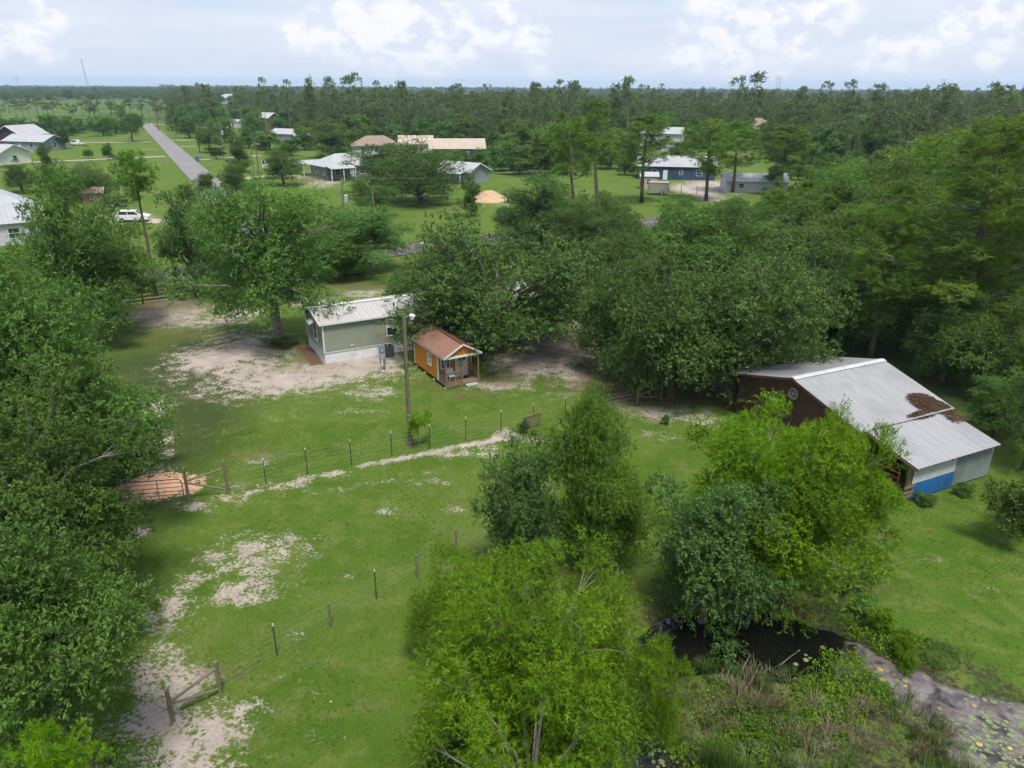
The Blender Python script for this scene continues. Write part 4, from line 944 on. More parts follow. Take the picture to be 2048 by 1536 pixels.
def pinetree(name, seed, H_, W_, cz, ncl, rcl, nt, k, ll, lw, mat='pine', tr=None, trunkn=7, slen=.16, lean=0.0, low=.4, inner=.35, limb=.3, stubs=6):
    """a straight stem whose limbs end in rounded puffs of needle tufts"""
    rng = np.random.default_rng(seed); tr = tr or H_ * .0125; m = MB(); ph = rng.uniform(0, 6)
    def tp(z): f = z / H_; return np.array([lean * z + .02 * H_ * f * math.sin(2.2 * f + ph), .02 * H_ * f * math.cos(1.7 * f + ph), z])
    m.tube([tp(z) if z > 0 else np.array([0, 0, -.2]) for z in np.linspace(0, H_ * .96, 8)], [tr * (1.15 - f * .98) for f in np.linspace(0, 1, 8)], trunkn)
    f = np.sort(rng.uniform(0, 1, ncl)) ** .9; a = np.arange(ncl) * 2.4 + rng.normal(0, .5, ncl)
    prof = np.where(f < low, .62 + .38 * f / low, np.sqrt(np.clip(1 - ((f - low) / (1.02 - low)) ** 2, 0, 1)))
    R = (W_ / 2 - rcl * .6) * prof * rng.uniform(inner, 1.0, ncl); z = H_ * (cz + (1 - cz) * f * .96); z = np.minimum(z, H_ - rcl * .5)
    rc = rcl * rng.uniform(.6, 1.25, ncl) * np.where(f > .9, .75, 1)
    c = np.stack([tp(q) for q in z]) + np.stack([np.cos(a) * R, np.sin(a) * R, 0 * R], 1)
    for i in range(ncl):
        zs = max(z[i] - R[i] * limb - .1, H_ * cz * .85); s_ = tp(zs); e = c[i] - np.array([0, 0, rc[i] * .2]); md = s_ * .5 + e * .5 - np.array([0, 0, R[i] * .05]); r0 = tr * .30 * (1.15 - f[i]) + .012
        m.tube([s_, md, e], [r0, r0 * .7, r0 * .3], 4, False)
        for q in range(2): m.tube([md * .3 + e * .7, e + rng.normal(0, rc[i] * .5, 3)], [r0 * .4, r0 * .12], 3, False)
    for i in range(stubs):
        zs = H_ * cz * rng.uniform(.45, 1.0); aa = rng.uniform(0, 6.28); L_ = rng.uniform(.4, 1.3); s_ = tp(zs); m.tube([s_, s_ + np.array([math.cos(aa) * L_, math.sin(aa) * L_, L_ * .12])], [tr * .16, tr * .04], 3, False)
    n = ncl * nt; pk = np.repeat(np.arange(ncl), nt); pd_ = unit(rng.normal(size=(n, 3)) + np.array([0, 0, .35]))
    bs = c[pk] + pd_ * rc[pk][:, None] * (rng.uniform(.2, 1, (n, 1)) ** .5) * np.array([1, 1, .95])
    dv = unit(pd_ * .6 + np.array([0, 0, .8]) + rng.normal(0, .25, (n, 3)))
    bs = np.concatenate([bs, tp(H_ * .96)[None]]); dv = np.concatenate([dv, np.array([[0, 0, 1.0]])])
    ti = np.clip(np.concatenate([rng.normal(.45, .16, ncl)[pk] + rng.normal(0, .13, n), [.6]]), 0, 1)
    v, t = sprays(rng, bs, dv, k, slen, ll, lw, 1.2, .05, ti, up=.1, tj=.1)
    He = np.percentile(v[:, 2], 99.7); We = 2 * np.percentile(np.hypot(v[:, 0] - lean * v[:, 2], v[:, 1]), 97)
    return (m.mesh(name + '_trunk', 'palebark' if mat == 'farpine' else 'pinebark', True), npmesh(name + '_crown', v, np.arange(len(v)).reshape(-1, 4), mat, dict(tint=t)), float(He), float(We))

V = {}
V['oakN'] = [broad('near_oak%d' % i, 20 + i, 10, 8, .9, 40, 1.3, 9300, 10, .34, .115, .056, .9, .25, .8, 6, 'oak', 'greybark') for i in range(2)]
V['willow'] = [broad('willow%d' % i, 40 + i, 8.4, 7.4, .5, 40, 1.05, 5700, 13, .55, .15, .030, .7, .55, .95, 6, 'willow', 'greybark', outw=.5, topdir=.55, fork=.2, amp=.2, power=.65) for i in range(2)]
V['cypress'] = [broad('cypress%d' % i, 50 + i, 8.2, 6.5, .8, 46, .95, 6500, 11, .42, .13, .045, .75, .4, .8, 6, 'cypress', 'greybark', outw=.6, topdir=.5, fork=.25) for i in range(1)]
V['live'] = [broad('live_oak%d' % i, 60 + i, 10.5, 15, .5, 74, 1.85, 10400, 6, .36, .19, .105, .9, .2, .75, 6, 'live', 'bark', low=.34, fork=.14, trunk_r=.40, amp=.18, power=.7) for i in range(2)]
V['oakM'] = [broad('yard_oak%d' % i, 70 + i, 12, 10, .9, 56, 1.45, 7200, 6, .38, .19, .10, .95, .22, .8, 5, 'oak', 'bark') for i in range(3)]
V['loose'] = [broad('loose_oak%d' % i, 80 + i, 12.5, 11, .9, 96, 1.35, 8400, 7, .48, .19, .09, .95, .3, .75, 5, 'oak', 'greybark', fork=.4, low=.42, power=.62, amp=.25) for i in range(1)]
V['hardF'] = [broad('wood_tree%d' % i, 90 + i, 10, 9, .4, 34, 1.5, 2000, 4, .5, .44, .28, 1.0, .2, .8, 4, 'hard', 'bark', twig=0) for i in range(5)]
V['bush'] = [broad('bush%d' % i, 100 + i, 2.0, 2.2, .1, 14, .42, 1000, 8, .25, .11, .05, .9, .2, .9, 4, 'hard', 'bark', twig=0, trunk_r=.03) for i in range(2)]
V['young'] = [broad('young_tree%d' % i, 110 + i, 6, 3.2, .5, 34, .55, 1500, 6, .35, .20, .09, .9, .2, .9, 4, 'hard', 'bark', low=.35, twig=0, trunk_r=.07) for i in range(2)]
V['pineN'] = [pinetree('near_pine%d' % i, 120 + i, 17, 9.0, .24, 84, .95, 22, 32, .27, .028, inner=.12) for i in range(2)]
V['pineM'] = [pinetree('mid_pine%d' % i, 130 + i, 15, 7.5, .36, 44, .95, 15, 18, .42, .062, slen=.2, inner=.15) for i in range(3)]
V['leanM'] = [pinetree('bare_pine%d' % i, 140 + i, 15, 5.6, .50, 28, .80, 16, 18, .42, .062, slen=.2, stubs=10) for i in range(2)]
V['bareM'] = [pinetree('thin_pine', 145, 15, 4.4, .70, 20, .75, 16, 18, .40, .06, slen=.2, stubs=10)]
V['lowN'] = [broad('low_oak%d' % i, 180 + i, 8, 7, .15, 52, 1.1, 7000, 9, .34, .13, .064, .9, .3, .85, 6, 'oak', 'greybark', low=.38, fork=.2) for i in range(1)]
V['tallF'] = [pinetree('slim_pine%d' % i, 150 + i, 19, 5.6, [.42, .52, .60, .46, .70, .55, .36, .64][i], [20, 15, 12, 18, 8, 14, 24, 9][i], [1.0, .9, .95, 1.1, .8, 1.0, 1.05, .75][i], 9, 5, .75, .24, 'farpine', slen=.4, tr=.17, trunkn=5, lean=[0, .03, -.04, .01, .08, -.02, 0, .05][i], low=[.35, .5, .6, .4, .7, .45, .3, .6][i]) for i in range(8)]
V['crape'] = [broad('crape_myrtle', 170, 4.3, 2.4, 1.4, 18, .42, 900, 6, .25, .11, .07, .9, .2, .9, 4, 'hard', 'greybark', trunk_r=.05, twig=0)]
V['sapling'] = [broad('sapling', 171, 2.3, 1.5, 1.05, 12, .30, 700, 6, .22, .10, .045, .9, .3, .8, 4, 'bright', 'greybark', trunk_r=.022, twig=0)]
RT = random.Random(5); CNT = {}
def place(kind, x, y, h, w, label, group=None, name='oak_tree', cat='tree', mat=None, rz=None, parts=True, lean=None, z=None, vi=None):
    vs = V[kind]; i = CNT.get(kind, RT.randrange(len(vs))) if vi is None else vi; CNT[kind] = (i + 1) % len(vs)
    tr, cr, H_, W_ = vs[i % len(vs)]
    e = empty(name, (x, y, (gz(x, y) if abs(x) < 34 and y < 66 else 0) - .05 if z is None else z), RT.uniform(0, 2 * PI) if rz is None else rz, label, cat, group)
    e.scale = (w / W_, w / W_, h / H_)
    if lean: e.rotation_euler = (lean[0], lean[1], e.rotation_euler.z)
    link('trunk', tr, e); c = link('crown', cr, e)
    if mat: c.material_slots[0].link = 'OBJECT'; c.material_slots[0].material = M[mat]
    return e
def tree(kind, base, top, wpx, label, Y=None, **k):
    """base (px,py) on the ground or (px,) with a ground distance Y; top = picture height of the crown's top"""
    if Y is None: b = G(*base)
    else: b = PY(base[0], 700, Y); b = np.array([b[0] if True else 0, Y, 0]); 
    if Y is not None:
        b = PY(base[0], base[1] if len(base) > 1 else top, Y)
    t = PY(base[0], top, b[1])
    w = wpx * math.hypot(b[1], H - t[2] * .5) / F
    return place(kind, b[0], b[1], t[2], w, label, **k)
# left foreground row
tree('oakN', (95, 1110), 530, 540, 'broad pale limbed oak at the left edge beside the driveway gate', name='oak_tree', rz=.4)
tree('oakN', (110, 1290), 770, 480, 'dense green oak at the left edge level with the tube gate', rz=2.2)
tree('oakN', (140, 1570), 1050, 500, 'leafy oak in the lower left corner beside the timber brace', rz=4.0)
tree('oakN', (-60, 1420), 900, 420, 'dark oak half cut off by the left edge low down', rz=1.0, mat='dark')
tree('oakN', (30, 960), 560, 330, 'narrow oak behind the broad pale limbed oak at the left edge', rz=5.1)
tree('oakN', (205, 945), 745, 260, 'small oak with a low branch reaching over the clay spread', rz=3.3)
tree('pineN', (75,), 1462, 200, 'young bright green pine tip in the bottom left corner', Y=10.5, name='pine_tree', rz=1.0, mat='cypress')
tree('oakM', (182, 700), 335, 205, 'tall mid green oak above the left row, nearest the white roofs', rz=.3)
tree('oakM', (225, 655), 400, 230, 'dark green oak just left of the bare pine trunk', rz=1.9)
tree('oakM', (35, 640), 500, 150, 'oak at the left edge below the white hipped roof', rz=2.5)
tree('pineM', (10, 800), 500, 190, 'young pine among the oaks at the left edge', name='pine_tree')
tree('bareM', (312, 592), 300, 85, 'thin pine with a long bare trunk beside the asphalt road', name='pine_tree', vi=0, rz=2.0)
tree('oakM', (398, 588), 372, 150, 'dark narrow oak between the bare pine and the yard oak', mat='dark', rz=.9)
tree('loose', (556, 690), 362, 300, 'tall spreading yard oak with a thick trunk left of the mobile home', rz=1.2)
tree('oakM', (640, 560), 425, 170, 'low oak behind the yard oak beside the board fence', mat='hard', rz=2.2)
tree('loose', (722, 545), 415, 210, 'pale feathery tree with a leaning trunk beside the board fence', mat='hard', rz=2.9)
tree('live', (1000, 702), 436, 430, 'great dark live oak overhanging the mobile home roof', rz=.6)
tree('live', (862, 640), 500, 190, 'small live oak against the back of the mobile home roof', rz=2.0, vi=1)
# live oaks between the yard and the barn
tree('live', (1340, 795), 505, 290, 'dark live oak beside the timber corral post', rz=.3)
tree('live', (1235, 745), 540, 170, 'smaller live oak at the sandy edge right of the cabin', rz=1.5)
place('live', 15.0, 47.5, 10.4, 12.5, 'dense live oak leaning over the left slope of the barn roof', rz=2.7)
tree('live', (1600, 680), 480, 310, 'dense live oak directly behind the barn ridge', rz=3.9)
tree('live', (1290, 640), 440, 240, 'live oak behind the yard live oaks above the sandy patch', rz=5.0)
tree('live', (1460, 610), 420, 240, 'live oak second row behind the barn, mid green', rz=1.0, mat='oak')
tree('live', (1620, 600), 430, 220, 'live oak second row behind the barn beside the slim pine trunk', rz=2.0)
tree('oakM', (1150, 560), 385, 130, 'dark oak at the foot of the leaning pine', rz=2.0, mat='live')
tree('oakM', (1080, 500), 345, 170, 'round dark oak left of the leaning pine trunk', rz=3.0, mat='dark')
tree('oakM', (1030, 478), 392, 110, 'low dark oak at the field edge behind the great live oak', rz=1.0, mat='live')
tree('oakM', (1135, 520), 375, 130, 'broad oak hiding the road beside the leaning pine foot', rz=1.0, mat='oak')
tree('oakM', (1210, 500), 385, 130, 'broad oak right of the leaning pine at the field edge', rz=4.0, mat='hard')
tree('oakM', (905, 500), 470, 90, 'low shrubby oak on the road verge behind the great live oak', rz=4.0, mat='hard')
tree('oakM', (690, 560), 470, 110, 'low roadside oak beside the leaning feathery tree', rz=3.0, mat='oak')
# pines near the barn
tree('pineN', (1905, 745), 235, 400, 'largest bright crowned pine behind the barn at the right', name='pine_tree', rz=.4, vi=0)
tree('pineN', (1738, 722), 365, 190, 'pine with a straight bare trunk rising behind the barn ridge', name='pine_tree', rz=1.6, vi=1)
tree('pineN', (2050, 690), 320, 270, 'bright pine cut by the right edge', name='pine_tree', rz=2.6)
tree('pineM', (1660, 570), 375, 130, 'shorter pine left of the straight bare trunked pine', name='pine_tree')
tree('pineM', (1985, 640), 210, 160, 'tall pine rising behind the largest pine at the right', name='pine_tree')
for a in [((1880, 760), 560, 170, 'dark broadleaf tree just behind the barn roof corner', 'dark'), ((1965, 800), 590, 220, 'leafy tree right of the barn, its crown above the lean-to', 'oak'), ((2060, 850), 640, 200, 'leafy tree cut by the right edge beside the barn', 'oak'),
          ((1800, 700), 520, 140, 'dark undergrowth tree below the straight pine', 'dark'), ((2045, 940), 740, 150, 'low leafy tree overhanging the lean-to roof corner', 'dark'), ((1985, 880), 735, 130, 'small tree brushing the far end of the lean-to roof', 'oak')]:
    tree('oakM', a[0], a[1], a[2], a[3], mat=a[4])
# foreground by the pond
tree('oakN', (1170, 1150), 782, 205, 'slender pale stemmed oak in the foreground beside the pallet gate', rz=.7, mat='fresh')
tree('lowN', (1055, 1165), 885, 190, 'dark oak half of the foreground pair nearer the lower fence', rz=2.2, mat='dark')
tree('lowN', (1225, 1140), 900, 170, 'short oak between the slender oak and the bright cypress', rz=3.2, mat='fresh')
tree('willow', (1478, 1160), 815, 270, 'fullest bright cypress, left of the cypress before the barn', name='cypress_tree', rz=1.2, mat='cypress')
tree('willow', (1625, 1150), 815, 230, 'bright cypress crown below the barn ornament', name='cypress_tree', rz=3.7, mat='cypress')
tree('cypress', (1530, 1170), 805, 400, 'bright yellow green cypress in front of the barn', name='cypress_tree', rz=.2)
tree('cypress', (1690, 1125), 850, 210, 'bright cypress beside the open end of the lean-to', name='cypress_tree', rz=2.4)
tree('lowN', (1405, 1228), 915, 270, 'dark glossy tree overhanging the dark pond water', mat='dark', rz=5.0)
tree('willow', (1060, 1530), 1100, 420, 'bright willow in the foreground left of the pond', name='willow_tree', rz=.8)
tree('willow', (1230, 1520), 1150, 240, 'bright willow leaning over the dark water edge', name='willow_tree', rz=2.6)
tree('willow', (1060, 1720), 1340, 420, 'lowest bright willow at the bottom edge', name='willow_tree', rz=4.4)
tree('willow', (920, 1330), 1110, 200, 'small willow beside the lower wire fence posts', name='willow_tree', rz=5.4)
tree('sapling', (838, 894), 822, 60, 'bright green sapling beside the tall lamp pole', name='sapling')
place('crape', -14.05 + hu[0] * 7.55 - hu[1] * -.75, 53.02 + hu[1] * 7.55 + hu[0] * -.75, 4.35, 2.2, 'pink flowering crape myrtle against the mobile home roof', name='crape_myrtle', mat='pink')
# open field and neighbours' trees
for a in [('live', (840, 408), 282, 190, 'great dark oak standing alone in the far field', 'live'), ('oakM', (762, 385), 290, 125, 'dark oak joined to the left of the lone field oak', 'dark'), ('oakM', (745, 437), 352, 105, 'bushy dark tree behind the two wooden poles', 'oak'),
          ('oakM', (568, 372), 285, 80, 'round tree left of the grey stone house', 'oak'), ('oakM', (662, 316), 244, 95, 'large round tree behind the grey stone house', 'oak'), ('young', (943, 434), 355, 48, 'young tree in the field left of the sand heap', 'oak'),
          ('oakM', (265, 284), 210, 55, 'big dark tree beside the far end of the side road', 'live'), ('young', (128, 298), 242, 32, 'dark conical tree beside the blue grey house', 'dark'), ('live', (165, 402), 325, 140, 'low wide oak over the brown shed', 'live'),
          ('oakM', (45, 385), 318, 70, 'oak behind the white hipped roof at the left', 'live'), ('young', (218, 320), 286, 26, 'young pine on the grass left of the side road', 'pine'), ('young', (178, 318), 290, 22, 'small bright bush tree on the grass by the blue grey house', 'bright'),
          ('young', (95, 345), 288, 34, 'reddish young tree near the cream house', 'hard'), ('oakM', (480, 345), 268, 50, 'small tree right of the side road by the lamp pole', 'oak'), ('young', (433, 318), 285, 34, 'bush beside the far driveway right of the side road', 'dark'),
          ('oakM', (420, 305), 240, 60, 'leafy tree right of the side road, second from the road', 'hard'), ('oakM', (380, 276), 225, 50, 'leafy tree right of the far end of the side road', 'hard'), ('loose', (415, 392), 345, 40, 'wispy pale tree at the near end of the side road', 'hard'), ('loose', (475, 400), 325, 55, 'wispy tree beside the parked utility cart', 'oak')]:
    tree(a[0], a[1], a[2], a[3], a[4], mat=a[5], name='pine_tree' if 'pine' in a[0] else 'oak_tree')
tree('leanM', (1155, 470), 222, 100, 'leaning pine with a long bare trunk at the field edge', name='pine_tree', vi=0, lean=(0, -.12), rz=0.0)
tree('leanM', (1195, 425), 200, 100, 'tallest pine right of the leaning pine at the field edge', name='pine_tree', vi=1, lean=(0, -.07), rz=0.0)
tree('pineM', (1283, 405), 228, 115, 'pine standing beside the beige garden shed', name='pine_tree', vi=2)
tree('pineM', (1412, 402), 238, 120, 'pine in front of the blue house roof end', name='pine_tree')
tree('pineM', (1465, 385), 240, 110, 'pine beside the low white roofed shed', name='pine_tree')
tree('pineM', (1560, 390), 250, 110, 'pine right of the low white roofed shed', name='pine_tree')
# shrubs of the field edge behind the houses
for i, (x, yb, yt, w) in enumerate([(868, 330, 300, 36), (890, 326, 303, 30), (935, 332, 304, 40), (975, 328, 302, 36), (815, 318, 292, 36), (780, 312, 286, 34), (905, 335, 300, 50), (960, 346, 296, 60), (1000, 342, 290, 60), (1040, 350, 285, 70), (1080, 348, 262, 60), (1110, 338, 255, 60), (1165, 330, 250, 60), (1215, 330, 262, 60), (1240, 318, 258, 50), (610, 300, 255, 50), (540, 300, 262, 60), (500, 296, 255, 55), (450, 285, 235, 55), (580, 312, 275, 40), (700, 300, 262, 40), (720, 292, 250, 50), (800, 282, 245, 50), (775, 290, 262, 40), (1360, 318, 280, 50), (1250, 350, 310, 40), (345, 262, 215, 30), (355, 268, 205, 28)]):
    tree('hardF', (x, yb), yt, w, 'leafy tree in the hedge row behind the neighbours houses', group='hedge row trees behind the houses', name='hedge_tree')
rh = np.random.default_rng(77)
SIGHT = [(536, 16, 362), (577, 16, 300), (607, 12, 287), (481, 14, 392), (752, 26, 250), (835, 40, 250), (925, 52, 240), (1322, 40, 268), (1512, 26, 335), (1732, 16, 424), (457, 10, 905)]
fr_ = 0
while fr_ < 34:
    u = rh.uniform(1000, 1262); v = rh.uniform(292, 352) + max(0, u - 1180) * -.25; p = G(u, v)
    if any(abs(u - a) < hw + 6 and p[1] < ym + 9 for a, hw, ym in SIGHT): continue
    fr_ += 1; h = rh.uniform(5, 9.5); h = min(h, float(PY(u, 268, p[1])[2]))
    place('hardF', p[0], p[1], h, h * rh.uniform(.9, 1.25), 'light green tree in the grove left of the blue house', 'light green grove beyond the field', 'wood_tree')
fr_ = 0
while fr_ < 95:
    u = rh.uniform(338, 1260); v = forest_v(u) + rh.uniform(-6, 13); p = G(u, v)
    if any(abs(u - a) < hw + 6 and p[1] < ym + 9 for a, hw, ym in SIGHT): continue
    fr_ += 1; h = rh.uniform(5, 10.5)
    place('hardF', p[0], p[1], h, h * rh.uniform(.8, 1.15), 'leafy tree along the near edge of the far wood', 'leafy trees along the edge of the far wood', 'wood_tree')
for i, x in enumerate([5, 40, 75, 105, 150, 185, 208, 232, 60, 130]):
    tree('hardF', (x, 272 - (i % 3) * 5), 228 + (i * 7) % 20, 50, 'dark leafy tree in the row behind the blue grey house', group='row of trees before the far field', name='hedge_tree')
for i, x in enumerate([20, 48, 92, 97, 118, 150, 180, 205, 222, 226, 235, 285, 300, 312, 318, 8, 34, 62, 76, 110, 134, 166, 192, 248, 262, 330, 338]):
    tree('tallF', (x, 226 + (i * 11) % 28), 188 + (i * 13) % 22, 22, 'lone pine scattered over the pale far field', group='pines scattered over the far field', name='pine_tree')

# the wood that fills the middle distance right of the field
def top_cap(u): return np.interp(u, [1150, 1230, 1480, 1560, 1650, 1750, 1850, 1950, 2100], [405, 398, 398, 372, 335, 300, 265, 240, 235])
rw = np.random.default_rng(8); pts = []
def far_enough(x, y, d): return all((x - a) ** 2 + (y - b) ** 2 > d * d for a, b, _ in pts)
tries = 0
while len(pts) < 225 and tries < 16000:
    tries += 1
    y = 64 + 190 * rw.uniform() ** 1.5; u = rw.uniform(1190, 2130)
    p = PY(u, 400, y); x = p[0]
    v = pr(x, y)[1]
    if u < 1500 and y > 112: continue
    if 1240 < u < 1330 and y > 90: continue
    if u < 1320 and y < 74: continue
    if u > 1860 and 70 < y < 88: continue
    if any(abs(u - a) < hw + 4 and y < ym + 9 for a, hw, ym in SIGHT): continue
    if not far_enough(x, y, 4.0 + y * .014): continue
    pts.append((x, y, u))
for x, y, u in sorted(pts, key=lambda q: q[1]):
    cap = PY(u, top_cap(u) + 12 * rw.uniform(), y)[2]
    pine = u > 1500 and rw.uniform() < (.45 if y > 95 else .3)
    h = min(rw.uniform(12, 17) if pine else rw.uniform(8, 12.5), max(cap, 4.5)); w = h * rw.uniform(.45, .6) if pine else h * rw.uniform(.8, 1.05)
    if pine: place('pineM', x, y, h, w, 'green pine in the mixed wood right of the field', 'pines of the mixed wood', 'pine_tree')
    elif y < 105: place('oakM', x, y, h, w, 'broadleaf tree in the mixed wood behind the barn', 'broadleaf trees of the mixed wood', 'wood_tree', mat=['oak', 'hard', 'hard', 'live'][int(rw.integers(4))])
    else: place('hardF', x, y, h, w, 'broadleaf tree in the mixed wood beyond the barn trees', 'farther broadleaf trees of the mixed wood', 'wood_tree')

# far woods: nearest pines and broadleaf trees one by one, the rest as one mass
SIGHT = [(536, 16, 362), (577, 16, 300), (607, 12, 287), (481, 14, 392), (752, 26, 250), (835, 40, 250), (925, 52, 240), (1322, 40, 268), (1512, 26, 335), (1732, 16, 424), (457, 10, 905)]
rf = np.random.default_rng(14); N = 60000
yy = 190 * (3800 / 190) ** (rf.uniform(0, 1, N) ** .8); uu = rf.uniform(-160, 2210, N)
dd_ = np.array([PY(u, 250, y)[0] for u, y in zip(uu, yy)])
keep = in_woods(dd_, yy)
clr = noise2(dd_, yy, 51, 6, .0012, .008)
keep &= ~((yy > 420) & (clr > .55))
keep &= ~((uu < 335) & (yy < 820))
keep &= ~((uu > 335) & (uu < 700) & (yy > 380) & (yy < 900) & (rf.uniform(0, 1, N) < .72))
for u0, hw, ym in SIGHT: keep &= ~((np.abs(uu - u0) < hw) & (yy < ym + 9))
n2 = 5200; y2 = rf.uniform(1090, 2300, n2); u2_ = rf.uniform(-120, 420, n2); x2 = np.array([PY(u, 250, y)[0] for u, y in zip(u2_, y2)])
xs, ys, us = np.concatenate([dd_[keep], x2]), np.concatenate([yy[keep], y2]), np.concatenate([uu[keep], u2_])
o_ = np.argsort(ys); xs, ys, us = xs[o_], ys[o_], us[o_]
sel = []; cells = {}
for i in range(len(xs)):
    g_ = 6.0 if ys[i] < 500 else 7.0 * (ys[i] / 500) ** .55
    kx = (int(xs[i] // g_), int(ys[i] // (g_ * (1.0 if ys[i] < 700 else 1.6))))
    if kx in cells: continue
    cells[kx] = 1; sel.append(i)
xs, ys, us = xs[sel], ys[sel], us[sel]
ispine = rf.uniform(0, 1, len(xs)) < np.where(us < 700, .55, .66)
hts = np.where(ispine, rf.normal(13.6, 2.3, len(xs)), rf.normal(8.0, 2.0, len(xs)))
hts += np.where(ispine & (rf.uniform(0, 1, len(xs)) < .05), rf.uniform(2, 5, len(xs)), 0)
hts = np.where(us < 335, hts * .8, hts); hts = np.clip(hts, 4, 24)
np_, nh_ = 0, 0; mass = []
for i in range(len(xs)):
    if ys[i] < 520 and ispine[i] and np_ < 165 and 0 < us[i] < 2048:
        np_ += 1
        tr, cr, H_, W_ = V['tallF'][int(rf.integers(8))]
        place('tallF', xs[i], ys[i], hts[i], hts[i] * rf.uniform(.24, .36), 'tall slim pine in the thinned far wood', 'slim pines of the far wood', 'pine_tree', vi=int(rf.integers(8)))
    elif ys[i] < 420 and not ispine[i] and nh_ < 55 and 0 < us[i] < 2048:
        nh_ += 1; place('hardF', xs[i], ys[i], hts[i], hts[i] * rf.uniform(.8, 1.1), 'low leafy tree under the slim pines of the far wood', 'leafy understorey of the far wood', 'wood_tree')
    else: mass.append(i)
# emergent crowns on the skyline
for (x, yt, Y_, w) in [(522, 153, 300, 24), (572, 158, 330, 26), (618, 153, 320, 28), (655, 152, 310, 30), (690, 150, 330, 34), (714, 143, 300, 26), (752, 160, 310, 24), (806, 160, 330, 28), (1262, 150, 260, 36), (1068, 165, 330, 24), (1120, 158, 320, 34), (1150, 160, 320, 26), (1478, 150, 280, 40), (1520, 143, 290, 40), (1655, 160, 330, 28), (1700, 158, 330, 30), (1765, 165, 300, 40), (1900, 165, 240, 50), (2000, 168, 230, 46), (1995, 163, 260, 40), (370, 170, 330, 26), (410, 166, 360, 26), (475, 170, 380, 24)]:
    tree('tallF', (x,), yt, w, 'tall pine standing above the skyline of the far wood', Y=Y_, group='emergent pines on the skyline', name='pine_tree', vi=int(rf.integers(8)))

mcol = bpy.data.collections.new('far_tree_kinds')
def joined(tr, cr, name):
    import bmesh
    me = tr.copy(); bm = bmesh.new(); bm.from_mesh(tr); bm.from_mesh(cr); 
    bm.to_mesh(me); bm.free(); me.materials.clear(); me.materials.append(tr.materials[0]); me.materials.append(cr.materials[0])
    mi = np.zeros(len(me.polygons), np.int32); mi[len(tr.polygons):] = 1; me.polygons.foreach_set('material_index', mi)
    # keep the leaf tint
    a = me.attributes.get('tint') or me.attributes.new('tint', 'FLOAT', 'POINT')
    vals = np.zeros(len(me.vertices), np.float32); src = np.zeros(len(cr.vertices), np.float32); cr.attributes['tint'].data.foreach_get('value', src); vals[len(tr.vertices):] = src; a.data.foreach_set('value', vals)
    me.name = name; return me
kinds = [V['tallF'][i] for i in range(8)] + [V['hardF'][i] for i in range(4)]
for i, (tr, cr, H_, W_) in enumerate(kinds):
    ob = bpy.data.objects.new('kind_%02d' % i, joined(tr, cr, 'kind_%02d' % i)); mcol.objects.link(ob)
mass = np.array(mass); print('forest single', np_, nh_, 'mass', len(mass))
pm = bpy.data.meshes.new('far_woods'); pm.vertices.add(len(mass)); pm.vertices.foreach_set('co', np.stack([xs[mass], ys[mass], np.zeros(len(mass))], 1).astype(np.float32).ravel())
ki = np.where(ispine[mass], rf.integers(0, 8, len(mass)), 8 + rf.integers(0, 4, len(mass)))
hz_ = hts[mass] / np.where(ispine[mass], 19, 10); wd_ = np.where(ispine[mass], hz_ * rf.uniform(.9, 1.4, len(mass)), hz_ * rf.uniform(.9, 1.3, len(mass))) * np.clip(ys[mass] / 700, 1, 2.2)
a = pm.attributes.new('pick', 'INT', 'POINT'); a.data.foreach_set('value', ki.astype(np.int32))
a = pm.attributes.new('size', 'FLOAT_VECTOR', 'POINT'); a.data.foreach_set('vector', np.stack([wd_, wd_, hz_], 1).astype(np.float32).ravel())
a = pm.attributes.new('turn', 'FLOAT_VECTOR', 'POINT'); a.data.foreach_set('vector', np.stack([0 * hz_, 0 * hz_, rf.uniform(0, 6.28, len(mass))], 1).astype(np.float32).ravel())
fw = link('far_woods', pm); tag(fw, 'far pine and broadleaf woods stretching to the horizon', 'woods', kind='stuff')
ng = bpy.data.node_groups.new('scatter', 'GeometryNodeTree')
ng.interface.new_socket('Geometry', in_out='INPUT', socket_type='NodeSocketGeometry'); ng.interface.new_socket('Geometry', in_out='OUTPUT', socket_type='NodeSocketGeometry')
gi = ng.nodes.new('NodeGroupInput'); go = ng.nodes.new('NodeGroupOutput'); ci = ng.nodes.new('GeometryNodeCollectionInfo'); ci.inputs[0].default_value = mcol; ci.inputs['Separate Children'].default_value = True; ci.inputs['Reset Children'].default_value = True
ip = ng.nodes.new('GeometryNodeInstanceOnPoints'); ip.inputs['Pick Instance'].default_value = True
def na(name, dt): n = ng.nodes.new('GeometryNodeInputNamedAttribute'); n.data_type = dt; n.inputs[0].default_value = name; return n.outputs[0]
ng.links.new(gi.outputs[0], ip.inputs['Points']); ng.links.new(ci.outputs[0], ip.inputs['Instance']); ng.links.new(na('pick', 'INT'), ip.inputs['Instance Index'])
ng.links.new(na('size', 'FLOAT_VECTOR'), ip.inputs['Scale'])
e2r = ng.nodes.new('FunctionNodeEulerToRotation'); ng.links.new(na('turn', 'FLOAT_VECTOR'), e2r.inputs[0]); ng.links.new(e2r.outputs[0], ip.inputs['Rotation'])
ng.links.new(ip.outputs[0], go.inputs[0])
md = fw.modifiers.new('scatter', 'NODES'); md.node_group = ng

